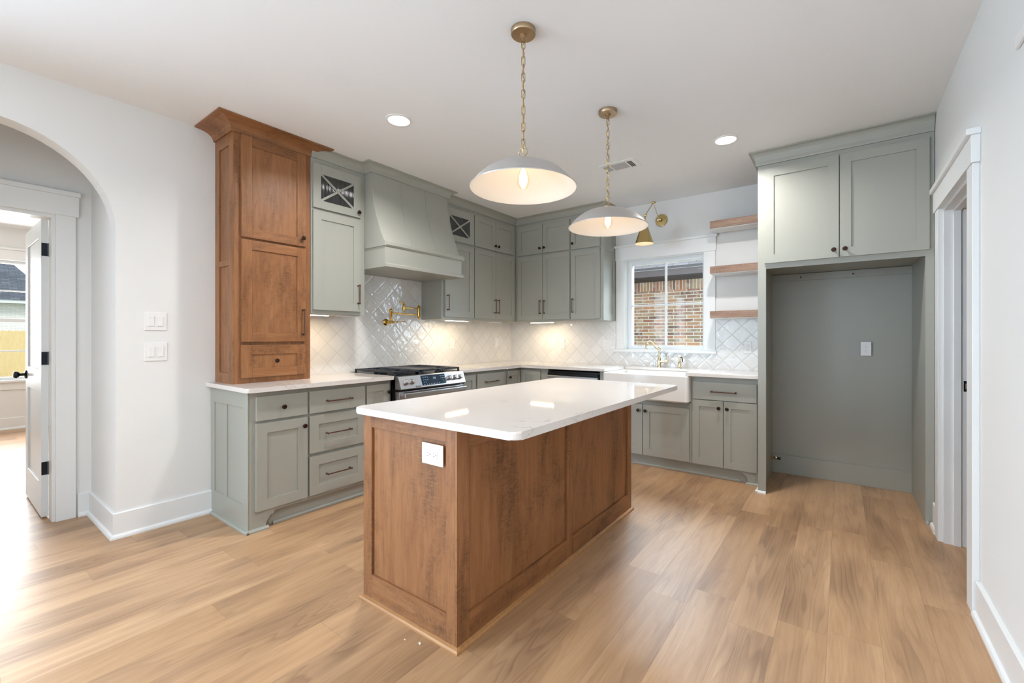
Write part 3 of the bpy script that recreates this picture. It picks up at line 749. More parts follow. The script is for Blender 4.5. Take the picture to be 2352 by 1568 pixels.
# dishwasher
t = thing('dishwasher', 'stainless steel dishwasher under the counter left of the sink', 'dishwasher', (1.002, -BF, 0))
MB().box(0, .640, .0, .58, .02, .884, .002).build('body', 'black', t)
MB().box(.008, .632, -.035, 0, .115, .835, .006).build('door', 'steel', t)
MB().box(.008, .632, -.030, 0, .838, .862, .004).build('control_strip', 'black', t)
mb = MB(); mb.tube([(.05, -.075, .795), (.59, -.075, .795)], .010, 12)
for x in (.07, .57): mb.tube([(x, -.036, .795), (x, -.075, .795)], .008, 10)
mb.build('handle', 'steel', t)
# sink base
t = cabinet('B', 1.645, BF, 'grey-green base cabinet with two doors under the farmhouse sink', name='base_cabinet'); a = 1.645
mb = MB(); mb.box(0, .925, 0, .605, .105, .652, .001).box(0, .068, 0, .605, .652, CB).box(.917, .925, 0, .605, .652, CB)
mb.build('body', 'green', t)
MB().box(0, .925, .045, .06, 0, .105).build('toe_kick', 'green', t)
s = MB(); s.prism([(.045, 0), (.028, 0), (.028, .010), (.034, .018), (.045, .022)], lambda a_, b_, tt: (tt, a_, b_), 0, .925); s.build('shoe_molding', 'green', t)
fronts(t, fr(a, ('door', 1.672, 2.107, .112, .605, ('knob', 2.073, .545)), ('door', 2.113, 2.552, .112, .605, ('knob', 2.143, .545))), 'green')
t = cabinet('B', 2.570, BF, 'grey-green base cabinet right of the sink, one drawer over two doors', name='base_cabinet'); a = 2.570
base_body(t, .567, right_foot=True)
fronts(t, fr(a, ('drawer_slab', 2.583, 3.108, .698, .856, ('horiz', 2.848, .775, .21)), ('door', 2.583, 2.842, .110, .692, ('knob', 2.811, .631), .057), ('door', 2.848, 3.108, .110, .692, ('knob', 2.878, .631), .057)), 'green')

# --- refrigerator enclosure
YF = -.78
t = thing('refrigerator_enclosure', 'tall grey-green surround with an empty refrigerator bay and two doors above', 'cabinet', (3.137, YF, 0))
L, R_ = 0, XR-.003-3.137
mb = MB()
mb.box(0, .022, .02, .777, 0, 2.69).box(0, .058, 0, .02, 0, 2.69)
mb.build('side_panel', 'green', t)
mb = MB(); mb.box(1.010, 1.030, .02, .777, 0, 2.69).box(1.010, R_, 0, .02, 0, 2.69); mb.build('side_panel', 'green', t)
MB().box(.022, 1.010, .715, .735, 0, 1.82).build('back_panel', 'green', t)
MB().box(.022, 1.010, .697, .715, 0, .168, .002).build('baseboard', 'green', t)
mb = MB(); mb.box(.022, 1.010, .697, .715, 1.772, 1.832, .001)
mb.build('cleat', 'green', t)
mb = MB()
mb.bm.free()
for x in (.25, .63): MB().lathe([(.006, 0), (.006, -.003), (0, -.004)], (x, .697, 1.800), 10, 'Y').build('screw', 'bronze', t)
mb = MB(); mb.box(.022, 1.010, .02, .735, 1.835, 2.69).box(.058, 1.010, 0, .02, 1.806, 2.69); mb.build('body', 'green', t)
mb = MB(); mb.prism([(0, 0), (-.018, 0), (-.018, .009), (-.012, .017), (0, .02)], lambda a_, b_, tt: (tt, a_, b_), -.018, .058)
mb.box(-.018, 0, -.018, .168, 0, .017, .003)
mb.build('shoe_molding', 'trim', t)
mb = MB(); mb.prism([(0, 0), (-.018, 0), (-.018, .009), (-.012, .017), (0, .02)], lambda a_, b_, tt: (tt, a_, b_), 1.010, R_-.03); mb.build('shoe_molding', 'green', t)
fronts(t, fr(3.137, ('door', 3.186, 3.671, 1.848, 2.600, ('knob', 3.641, 1.902)), ('door', 3.678, 4.166, 1.848, 2.600, ('knob', 3.708, 1.902))), 'green')
crown(t, [(0, .774), (0, 0), (R_, 0)], 'green', 2.638, out=.06)

# ------------------------------------------------------------------ countertops
def plate(pts, z0, z1, bev, name, mat, round_idx=(), rad=.03, parent=None):
    """horizontal slab from a floor outline, chosen corners rounded, edges eased"""
    out = []; n = len(pts)
    for i, p in enumerate(pts):
        if i in round_idx:
            p = Vector(p); a_ = (Vector(pts[i-1])-p).normalized(); b_ = (Vector(pts[(i+1) % n])-p).normalized()
            c_ = p+(a_+b_)*rad
            for k in range(7):
                th = PI/2*k/6
                out.append(tuple(c_ - b_*rad*math.cos(th) - a_*rad*math.sin(th)))
        else: out.append(tuple(p))
    mb = MB(); A = [mb.bm.verts.new((x, y, z0)) for x, y in out]; B = [mb.bm.verts.new((x, y, z1)) for x, y in out]
    m = len(out); top = mb.bm.faces.new(B); bot = mb.bm.faces.new(A[::-1])
    for i in range(m): mb.bm.faces.new((A[i], A[(i+1) % m], B[(i+1) % m], B[i]))
    if bev: bmesh.ops.bevel(mb.bm, geom=list({e for e in list(top.edges)+list(bot.edges)}), offset=bev, segments=3, profile=.5, affect='EDGES')
    return mb.build(name, mat, parent)
CT = .935
o = plate([(.001, -3.552), (.672, -3.552), (.672, -2.437), (.001, -2.437)], CB, CT, .005, 'countertop', 'quartz', (1, 2), .018)
tag(o, 'white quartz countertop left of the range, under the wood cabinet', 'countertop')
o = plate([(.012, -1.655), (.672, -1.655), (.672, -.680), (1.728, -.680), (1.728, -.165), (2.530, -.165), (2.530, -.680), (3.135, -.680), (3.135, -.012), (.012, -.012)], CB, CT, .005, 'countertop', 'quartz', (6, ), .015)
tag(o, 'white quartz corner countertop from the range round past the sink', 'countertop')

# ------------------------------------------------------------------ sink, faucet, sprayer
t = thing('farmhouse_sink', 'white apron-front farmhouse sink under the window', 'sink', (2.14, -.42, .657))
sx0, sx1, sy0, sy1 = -.423, .425, -.285, .275
def rrect(x0, x1, y0, y1, r, n=6):
    P = []
    for cx_, cy_, s in ((x1-r, y1-r, 0), (x0+r, y1-r, 1), (x0+r, y0+r, 2), (x1-r, y0+r, 3)):
        for k in range(n+1):
            a_ = PI/2*(s+k/n); P.append((cx_+r*math.cos(a_), cy_+r*math.sin(a_)))
    return P
mb = MB(); rings = []
zt = .246
for (ex, z, r, inner) in ((0, .012, .03, 0), (0, zt-.008, .03, 0), (-.008, zt, .03, 0), (-.028, zt, .022, 1), (-.034, zt-.006, .022, 1), (-.045, .05, .03, 1), (-.10, .022, .03, 1)):
    fx = sy0-ex*(1 if not inner else 1.0)
    rings.append([mb.bm.verts.new((x, y, z)) for x, y in rrect(sx0-ex, sx1+ex, fx, sy1+ex, r)])
for A, B in zip(rings, rings[1:]):
    for k in range(len(A)):
        f = mb.bm.faces.new((A[k], A[(k+1) % len(A)], B[(k+1) % len(A)], B[k])); f.smooth = True
mb.bm.faces.new(rings[-1]); 
low = [mb.bm.verts.new((x, y, 0)) for x, y in rrect(sx0+.012, sx1-.012, sy0+.012, sy1-.012, .03)]
for k in range(len(low)): f = mb.bm.faces.new((low[k], low[(k+1) % len(low)], rings[0][(k+1) % len(low)], rings[0][k])); f.smooth = True
mb.bm.faces.new(low[::-1])
mb.build('basin', 'fireclay', t)
MB().lathe([(.045, .0225), (.045, .026), (.03, .027), (.028, .024), (0, .024)], (0, 0, 0), 24).build('drain', 'chrome', t)

t = thing('faucet', 'champagne brass kitchen faucet with a hooked spout behind the sink', 'faucet', (2.103, -.125, CT))
mb = MB(); mb.lathe([(.027, 0), (.027, .006), (.022, .012), (.020, .05), (.0195, .088), (.015, .098), (.014, .102), (.011, .11), (.010, .155), (.013, .158), (.013, .163), (.009, .168), (.010, .178), (.015, .190), (.017, .203), (.012, .214), (.006, .219), (.007, .226), (0, .232)], seg=24)
mb.build('body', 'champagne', t)
sp_ = [(0, 0, .200), (-.012, -.02, .205), (-.028, -.05, .225), (-.045, -.08, .262), (-.058, -.105, .280), (-.072, -.13, .284), (-.086, -.155, .272), (-.094, -.17, .248), (-.097, -.176, .205)]
def smooth_path(P, n=6):
    out = []
    for i in range(len(P)-1):
        p0, p1, p2, p3 = (Vector(P[max(i-1, 0)]), Vector(P[i]), Vector(P[i+1]), Vector(P[min(i+2, len(P)-1)]))
        for k in range(n):
            t_ = k/n; out.append(.5*((2*p1)+(-p0+p2)*t_+(2*p0-5*p1+4*p2-p3)*t_*t_+(-p0+3*p1-3*p2+p3)*t_**3))
    out.append(Vector(P[-1])); return out
sp_ = [(0, 0, .200), (-.008, -.02, .198), (-.022, -.05, .212), (-.040, -.085, .252), (-.055, -.115, .272), (-.070, -.145, .268), (-.078, -.165, .245), (-.080, -.172, .208)]
path = smooth_path(sp_)
mb = MB(); mb.tube(path, .0095, 12); mb.lathe([(.013, 0), (.013, .016), (.0095, .02)], (-.080, -.172, .196), 16); mb.build('spout', 'champagne', t)
mb = MB(); mb.lathe([(.017, .005), (.016, .05), (.015, .072), (.010, .082), (.009, .09), (0, .092)], (0, 0, .062), 20, 'X')
mb.tube(smooth_path([(.088, 0, .062), (.093, 0, .075), (.094, -.004, .10), (.094, -.01, .12)]), [.005]*13+[.007]*6, 10); mb.sphere((.094, -.010, .125), .0095)
mb.build('lever', 'champagne', t)
t = thing('side_sprayer', 'brass side sprayer with a black trigger, right of the faucet', 'sprayer', (2.318, -.135, CT))
MB().lathe([(.024, 0), (.024, .005), (.016, .012), (.016, .03), (.019, .04), (.013, .05), (.012, .055), (.016, .062), (.010, .074), (.010, .098), (.013, .108), (.013, .114), (.021, .117), (.021, .124), (.012, .130), (0, .131)], seg=20).build('body', 'champagne', t)
MB().tube(smooth_path([(.016, -.004, .118), (.026, -.004, .110), (.031, -.004, .085), (.034, -.004, .066)]), .0055, 10).build('trigger', 'valve_black', t)

# ------------------------------------------------------------------ range
RX = .70; RW = .762
t = thing('gas_range', 'stainless steel slide-in gas range under the hood', 'stove', (RX, -2.428, 0), PI/2)
def d_(X): return RX-X
MB().box(0, RW, d_(.66), d_(.045), .02, .905, .002).build('body', 'black', t)
mb = MB(); mb.box(.0, RW, d_(.665), d_(.045), .905, .922, .003); mb.build('cooktop', 'black', t)
mb = MB(); mb.prism([(d_(.60), .923), (d_(.690), .930), (d_(.700), .927), (d_(.738), .826), (d_(.730), .820), (d_(.64), .820)], lambda a_, b_, tt: (tt, a_, b_), 0, RW)
cp = mb.build('control_panel', 'steel', t)
# local frame on the slanted face
A_ = Vector((0, d_(.7005), .9255)); B_ = Vector((0, d_(.7385), .8255)); up_ = (A_-B_).normalized(); nrm_ = Vector((0, -1, 0)); nrm_ = (nrm_-up_*nrm_.dot(up_)).normalized()
def on_panel(x, h, off=0): return Vector((x, 0, 0)) + Vector((0, B_.y, B_.z)) + up_*h + nrm_*off
def panel_rect(mb, x0, x1, h0, h1, off, th=.002, mi=0):
    P = [on_panel(x0, h0, off), on_panel(x1, h0, off), on_panel(x1, h1, off), on_panel(x0, h1, off)]; Q = [p-nrm_*th for p in P]
    vp = [mb.bm.verts.new(p) for p in P]; vq = [mb.bm.verts.new(p) for p in Q]
    fs = [mb.bm.faces.new(vp), mb.bm.faces.new(vq[::-1])]
    for i in range(4): fs.append(mb.bm.faces.new((vp[i], vp[(i+1) % 4], vq[(i+1) % 4], vq[i])))
    for f in fs: f.material_index = mi
mb = MB(); panel_rect(mb, .232, .512, .012, .102, .0015, .003)
def seg_digit(mb, x, h, s, w, hh):
    T = .0012
    S_ = {'a': (x, x+w, h+hh-T, h+hh), 'g': (x, x+w, h+hh/2-T/2, h+hh/2+T/2), 'd': (x, x+w, h, h+T), 'f': (x, x+T, h+hh/2, h+hh), 'e': (x, x+T, h, h+hh/2), 'b': (x+w-T, x+w, h+hh/2, h+hh), 'c': (x+w-T, x+w, h, h+hh/2)}
    for k in s: panel_rect(mb, *S_[k], .0022, .0008, 1)
for i, s in enumerate(('bc', 'abcdef', 'abcdef')): seg_digit(mb, .362+i*.012+(.004 if i else 0), .062, s, .008, .018)
for hh in (.067, .074): panel_rect(mb, .3735, .3745, hh, hh+.0015, .0022, .0008, 1)
for (x, h) in [(.252, .085), (.275, .085), (.298, .085), (.252, .062), (.275, .062), (.298, .062), (.252, .040), (.275, .040), (.252, .020), (.280, .020), (.305, .020), (.330, .020), (.362, .020), (.395, .020), (.425, .022), (.452, .085), (.475, .085), (.495, .085), (.475, .065), (.495, .065), (.475, .045), (.455, .065)]:
    panel_rect(mb, x, x+.012, h, h+.0016, .0022, .0008, 1); panel_rect(mb, x+.002, x+.009, h-.004, h-.0028, .0022, .0008, 1)
mb.build('display', ['display', 'digits'], cp)
mb = MB(); panel_rect(mb, .158, .215, .006, .016, .0012, .002)
for i in range(5): panel_rect(mb, .163+i*.0095, .169+i*.0095, .0085, .0135, .0018, .0006, 1)
mb.build('badge', ['black', 'steel'], cp)
for x in (.055, .118, .548, .618, .688):
    c_ = on_panel(x+.01, .056); mb = MB()
    def ring(r, o): return [mb.bm.verts.new(c_+Vector((r*math.cos(a_), 0, 0))+up_*r*math.sin(a_)+nrm_*o) for a_ in (2*PI*k/20 for k in range(20))]
    R0 = [ring(*q) for q in ((.024, .001), (.024, .006), (.0205, .008), (.019, .034), (.0175, .037))]
    for A, B in zip(R0, R0[1:]):
        for k in range(20): f = mb.bm.faces.new((A[k], A[(k+1) % 20], B[(k+1) % 20], B[k])); f.smooth = True
    mb.bm.faces.new(R0[-1])
    for v0 in [mb.bm.verts]: pass
    P = [c_+Vector((sx*.0045, 0, 0))+up_*sy_*.019+nrm_*o for o in (.036, .043) for sx, sy_ in ((-1, -1), (1, -1), (1, 1), (-1, 1))]
    V_ = [mb.bm.verts.new(p) for p in P]
    for q in ((4, 5, 6, 7), (0, 1, 5, 4), (1, 2, 6, 5), (2, 3, 7, 6), (3, 0, 4, 7)): mb.bm.faces.new([V_[i] for i in q])
    mb.build('knob', 'steel', t)
mb = MB(); mb.box(.003, RW-.003, d_(.712), d_(.655), .17, .800, .003)
for x in (.12, .215, .265, .275, .325, .42, .47, .48, .53, .64):
    mb.box(x, x+.042, d_(.708), d_(.705), .8003, .8012, 0, 1); mb.box(x, x+.042, d_(.700), d_(.697), .8003, .8012, 0, 1)
od = mb.build('oven_door', ['steel', 'slot'], t)
MB().box(.09, RW-.09, d_(.7135), d_(.711), .26, .66, .0005).build('oven_window', 'display', od)
mb = MB(); mb.box(.018, RW-.018, d_(.772), d_(.752), .752, .792, .006)
for x in (.03, RW-.06): mb.box(x, x+.03, d_(.754), d_(.711), .760, .786, .003)
mb.build('handle', 'steel', od)
MB().box(.003, RW-.003, d_(.705), d_(.655), .03, .162, .003).build('drawer', 'steel', t)
# burners, griddle plate and grates
for (bx_, by_, r) in ((.155, .50, .040), (.155, .20, .046), (.607, .50, .046), (.607, .20, .036)):
    mb = MB(); mb.lathe([(r+.012, .922), (r+.010, .930), (r, .932), (r, .940), (r-.006, .944), (0, .945)], (bx_, d_(by_+.05), 0), 24); mb.build('burner', 'black', t)
gx0, gx1 = .072, .655
def grate(x0, x1, griddle=False):
    mb = MB(); zt_ = .968; b = .006
    def bar(xa, xb, ya, yb, z0=.952, z1=zt_): mb.box(min(xa, xb), max(xa, xb), min(d_(ya), d_(yb)), max(d_(ya), d_(yb)), z0, z1, .0015)
    bar(x0, x1, gx0, gx0+.012); bar(x0, x1, gx1-.012, gx1); bar(x0, x0+.012, gx0, gx1); bar(x1-.012, x1, gx0, gx1)
    for x in (x0, x1-.014):
        for yv in (gx0, (gx0+gx1)/2-.007, gx1-.014): bar(x, x+.014, yv, yv+.014, .922, .953)
    if griddle:
        bar(x0+.02, x1-.02, gx0+.03, gx1-.05, .950, .966)
    else:
        cx_ = (x0+x1)/2
        bar(x0, x1, .357, .369)
        for cy_ in (.215, .512):
            for k in range(-4, 5):
                yv = cy_+k*.030
                if abs(k) < 1: continue
                L_ = .070 if abs(k) < 3 else .085
                bar(x0, x0+L_, yv-.0045, yv+.0045); bar(x1-L_, x1, yv-.0045, yv+.0045)
            bar(cx_-.0045, cx_+.0045, cy_-.125, cy_-.035); bar(cx_-.0045, cx_+.0045, cy_+.035, cy_+.125)
            bar(x0, cx_-.035, cy_-.0045, cy_+.0045); bar(cx_+.035, x1, cy_-.0045, cy_+.0045)
    return mb.build('grate' if not griddle else 'griddle', 'iron', t)
grate(.004, .278); grate(.283, .479, True); grate(.484, .758)

# pot filler on the tile
t = thing('pot_filler', 'polished brass folding pot filler on the tile above the range', 'faucet', (.01, -2.045, 1.405))
mb = MB(); mb.lathe([(.033, 0), (.033, .008), (.026, .014), (.014, .018), (.013, .06), (.017, .065), (.017, .10), (.010, .118)], (0, 0, 0), 20, 'X')
mb.lathe([(.010, 0), (.0125, .012), (.0125, .10), (.016, .105), (.016, .118), (.009, .128), (.004, .133), (.005, .142), (0, .146)], (.083, 0, 0), 16)
mb.build('body', 'brass', t)
mb = MB(); mb.tube([(.115, 0, 0), (.128, .004, 0), (.142, .010, 0)], [.009, .007, .0045], 10); mb.tube([(.140, .008, 0), (.168, .045, .003), (.190, .075, .004)], [.0045, .0035, .006], 10); mb.sphere((.152, .022, .001), .0085); mb.sphere((.192, .078, .004), .0075); mb.build('lever', 'brass', t)
mb = MB(); mb.tube([(.083, .0, .090), (.083, .335, .085)], .0075, 12); mb.sphere((.083, .02, .0895), .011); mb.build('arm', 'brass', t)
mb = MB(); mb.lathe([(0, -.018), (.005, -.008), (.004, 0), (.012, .01), (.015, .02), (.015, .125), (.009, .135), (.004, .14), (.005, .15), (0, .154)], (.083, .345, .045), 16)
mb.build('joint', 'brass', t)
mb = MB(); mb.tube([(.083, .335, .148), (.083, .165, .152)], .0065, 12); mb.build('arm', 'brass', t)
mb = MB(); mb.lathe([(.006, 0), (.012, .004), (.0145, .02), (.0145, .05), (.010, .072), (.006, .078), (.009, .086), (0, .096)], (.083, .155, .112), 16)
mb.tube(smooth_path([(.083, .155, .205), (.083, .135, .203), (.083, .112, .206), (.083, .098, .204)]), [.006]*8+[.004]*5+[.0065]*6, 10); mb.build('spout', 'brass', t)

# ------------------------------------------------------------------ island
IX0, IX1, IY0, IY1, IT = 1.812, 2.442, -3.490, -1.713, .928
t = thing('kitchen_island', 'stained maple kitchen island base with framed panels', 'kitchen island', (IX0, IY0, 0))
iw, il = IX1-IX0, IY1-IY0
MB().box(.012, iw-.012, .012, il-.012, .0, IT-.031).build('body', 'wood_v', t)
def panel(axis, fixed, out, a0, a1, stiles, z_b, z_t, nm='panel'):
    mb = MB()
    def bx(p0, p1, z0, z1, mi, f=0):
        lo, hi = sorted((fixed, fixed-out*.012)); 
        if f: lo, hi = sorted((fixed-out*.011, fixed-out*.012))
        if axis == 'y': mb.box(p0, p1, lo, hi, z0, z1, .0008, mi)
        else: mb.box(lo, hi, p0, p1, z0, z1, .0008, mi)
    for s0, s1 in stiles: bx(s0, s1, 0, IT-.0305, 0)
    for (s0, s1), (u0, u1) in zip(stiles, stiles[1:]): bx(s1, u0, 0, z_b, 1); bx(s1, u0, z_t, IT-.0305, 1)
    return mb.build(nm, ['wood_v', 'wood_h' if axis == 'y' else 'wood_hy'], t)
M['wood_hy'] = m_wood('stained_maple_level_grain_side', WB, WD, WL, 'Y', .9)
panel('y', 0, -1, 0.0, iw-.0122, [(0, .064), (iw-.063, iw-.0122)], .131, .832)
panel('x', iw, 1, 0, il, [(.0, .070), (.863, .926), (il-.065, il)], .125, .80)
panel('y', il, 1, 0, iw, [(0, .065), (iw-.065, iw-.0122)], .131, .832)
mb = MB()
for k in range(3):
    shaker(mb, .03+k*.58, .59+k*.58, .13, .87, 0, two=False)
bmesh.ops.transform(mb.bm, matrix=Matrix.Translation((.012-.02, il, 0)) @ Matrix.Rotation(-PI/2, 4, 'Z'), verts=mb.bm.verts)
mb.build('door', 'wood_v', t)
prof = [(0, 0), (.016, 0), (.016, .008), (.012, .015), (.0, .019)]
P4 = [(0, 0), (iw, 0), (iw, il), (0, il)]; Nn = [(-1, -1), (1, -1), (1, 1), (-1, 1)]
MB().sweep(prof, [lambda a_, b_, p=p, m=m: (p[0]+m[0]*a_, p[1]+m[1]*a_, b_) for p, m in zip(P4, Nn)], closed=True).build('shoe_molding', 'wood_shoe', t)
o = plate([(1.796, -3.536), (2.776, -3.536), (2.776, -1.688), (1.796, -1.688)], IT-.030, IT, .006, 'island_countertop', 'quartz', (0, 1, 2, 3), .035)
tag(o, 'large white quartz slab on the wooden island, overhanging at the right', 'countertop')

# ------------------------------------------------------------------ outlets and switches
def outlet(label, loc, rz, big=True, rot=0, mat='plastic', cat='outlet', grp='wall outlets'):
    t = thing('outlet', label, cat, loc, rz)
    w, h = (.088, .128) if big else (.072, .118)
    def R(mb, x0, x1, y0, y1, z0, z1, b=0):
        if rot: mb.box(-z1, -z0, y0, y1, x0, x1, b)
        else: mb.box(x0, x1, y0, y1, z0, z1, b)
    mb = MB(); R(mb, -w/2, w/2, -.006, 0, -h/2, h/2, .0025); mb.build('cover_plate', mat, t)
    mb = MB(); R(mb, -.0165, .0165, -.0085, -.005, -.034, .034, .001); rc = mb.build('receptacle', mat, t)
    mb = MB()
    for s in (-1, 1):
        c_ = s*.018
        R(mb, -.0075, -.0055, -.009, -.0083, c_+.001, c_+.0085); R(mb, .0055, .0075, -.009, -.0083, c_+.002, c_+.008); R(mb, -.0022, .0022, -.009, -.0083, c_-.0105, c_-.006)
    mb.build('slots', 'slot', rc)
    return t
outlet('horizontal white outlet on the end of the wooden island', (2.303, IY0-.0002, .771), 0, True, 1)
# its plate sits proud of the recessed panel
outlet('white outlet on the tile beside the refrigerator enclosure', (2.941, -.0102, 1.155), 0, False)
outlet('white outlet on the tile in the window wall, under the corner cabinets', (.826, -.0102, 1.170), 0, False)
outlet('white outlet on the tile right of the range', (.0102, -1.140, 1.180), PI/2, False)
outlet('white outlet on the grey back of the refrigerator bay', (3.854, YF+.6948, 1.160), 0, False)
def switch(label, loc, rz, gang=1, grp=None, blank=False):
    t = thing('switch_plate', label, 'light switch' if not blank else 'wall plate', loc, rz, group=grp)
    w = .073+.046*(gang-1)
    MB().box(-w/2, w/2, -.006, 0, -.06, .06, .0025).build('cover_plate', 'plastic', t)
    for k in range(gang):
        x = (k-(gang-1)/2)*.046
        mb = MB(); mb.box(x-.0165, x+.0165, -.0085, -.005, -.033, .033, .001)
        f = mb.quad([(x-.0145, -.0086, -.031), (x+.0145, -.0086, -.031), (x+.0145, -.0115, .031), (x-.0145, -.0115, .031)])
        mb.prism([(-.0086, -.031), (-.0115, -.031), (-.0090, .031), (-.0086, .031)], lambda a_, b_, tt: (tt, a_, b_), x-.0145, x+.0145)
        mb.build('rocker', 'plastic', t)
    return t
s1 = switch('white double light switch by the arch, the upper of the two', (.0002, -3.835, 1.364), PI/2, 2)
dup(s1, (.0002, -3.833, 1.162), 'white double light switch by the arch, the lower of the two')
switch('faint white single switch on the tile near the inner corner', (.0102, -.342, 1.184), PI/2, 1)
switch('white double switch on the tile left of the window casing', (1.445, -.0102, 1.169), 0, 2)

# ------------------------------------------------------------------ under cabinet lights
def strip(x, y, L_, rz, label):
    t = thing('under_cabinet_light', label, 'strip light', (x, y, 1.444), rz, 'strip lights under the upper cabinets')
    MB().box(-.016, .016, 0, L_, -.010, -.0005, .002).build('housing', 'plastic', t); MB().box(-.012, .014, .004, L_-.004, -.0145, -.009, .001).build('diffuser', 'strip', t)
strip(.275, -2.955, .165, 0, 'lit strip light under the cabinet left of the hood')
strip(.275, -1.490, .34, 0, 'lit strip light under the upper cabinets right of the hood')
strip(.52, -.275, .34, -PI/2, 'lit strip light under the corner cabinet on the window wall')
t2_ = thing('light_driver', 'flat white light driver box under the cabinet beside the inner corner', 'driver box', (.245, -.70, 1.4445), group='driver boxes')
MB().box(-.03, .03, -.045, .155, -.012, 0, .003).build('case', 'plastic', t2_); MB().tube([(0, -.044, -.006), (-.02, -.12, -.004), (-.03, -.22, -.003), (-.02, -.30, -.003)], .002, 6).build('cable', 'plastic', t2_)
dup(t2_, (.245, -2.66, 1.4445), 'small white light driver box under the cabinet left of the hood')
def warm_area(x, y, L_, rz=0, p=2.7):
    return area('strip_glow', (x, y, 1.428), (0, 0, rz), .02, L_, p, (1, .78, .50))
warm_area(.275, -2.87, .16, 0, 2.0); warm_area(.275, -1.32, .33); warm_area(.69, -.275, .33, PI/2)

# ------------------------------------------------------------------ open shelves
for z0, z1, which in ((2.309, 2.386, 'topmost of the three open wood shelves beside the enclosure'), (1.871, 1.945, 'middle one of the three open wood shelves beside the enclosure'), (1.437, 1.510, 'lowest of the three open wood shelves, just above the tile')):
    t = thing('floating_shelf', which, 'shelf', (2.645, -.25, z0))
    mb = MB(); mb.box(0, .491, 0, .249, .006, z1-z0, .001) if z0 > 2.2 else mb.box(0, .491, 0, .222, .006, z1-z0, .001)
    mb.build('board', 'shelf_wood', t)
    MB().box(.002, .489, .012, .22, 0, .006).build('underside', 'trim', t)

# ------------------------------------------------------------------ ceiling fixtures
def downlight(x, y, label, power=19, group='recessed ceiling lights'):
    t = thing('recessed_light', label, 'ceiling light', (x, y, H), group=group)
    MB().lathe([(.088, 0), (.088, -.004), (.072, -.006), (.070, -.003), (.070, -.0005)], seg=32, cap=False).build('trim_ring', 'plastic', t)
    MB().lathe([(.070, -.0025), (0, -.0028)], seg=32, cap=False).build('lens', 'lens', t)
    d = bpy.data.lights.new('downlight', 'AREA'); d.shape = 'DISK'; d.size = .13; d.energy = power; d.color = (1, .99, .98); d.spread = math.radians(150)
    o = bpy.data.objects.new('downlight', d); COL.objects.link(o); o.location = (x, y, H-.008)
    return t
downlight(1.229, -2.831, 'lit recessed ceiling light between the wood cabinet and the pendants')
downlight(2.980, -1.203, 'lit recessed ceiling light in front of the refrigerator enclosure')
for p in ((3.4, -4.6), (1.2, -5.0), (3.4, -6.8), (1.2, -6.8)):  # unseen downlights, added only for the light they give
    downlight(p[0], p[1], 'unseen recessed ceiling light added behind the camera to light the room', 6)
t = thing('ceiling_vent', 'white rectangular air vent in the ceiling behind the far pendant', 'vent', (2.130, -1.200, H))
MB().box(-.157, .157, -.100, .100, -.004, 0, .0015).build('frame', 'plastic', t)
mb = MB(); mb.box(-.068, .066, -.062, .064, -.0055, -.0035, 0); mb.build('grille', 'grey_vent', t)
mb = MB()
for k in range(3): mb.box(.083+k*.014, .092+k*.014, -.062, .064, -.0055, -.0035, 0)
mb.build('slots', 'slot', t)
mb = MB(); mb.box(-.14, -.085, -.055, .055, -.0055, -.0035, 0); mb.build('grille', 'grey_vent', t)

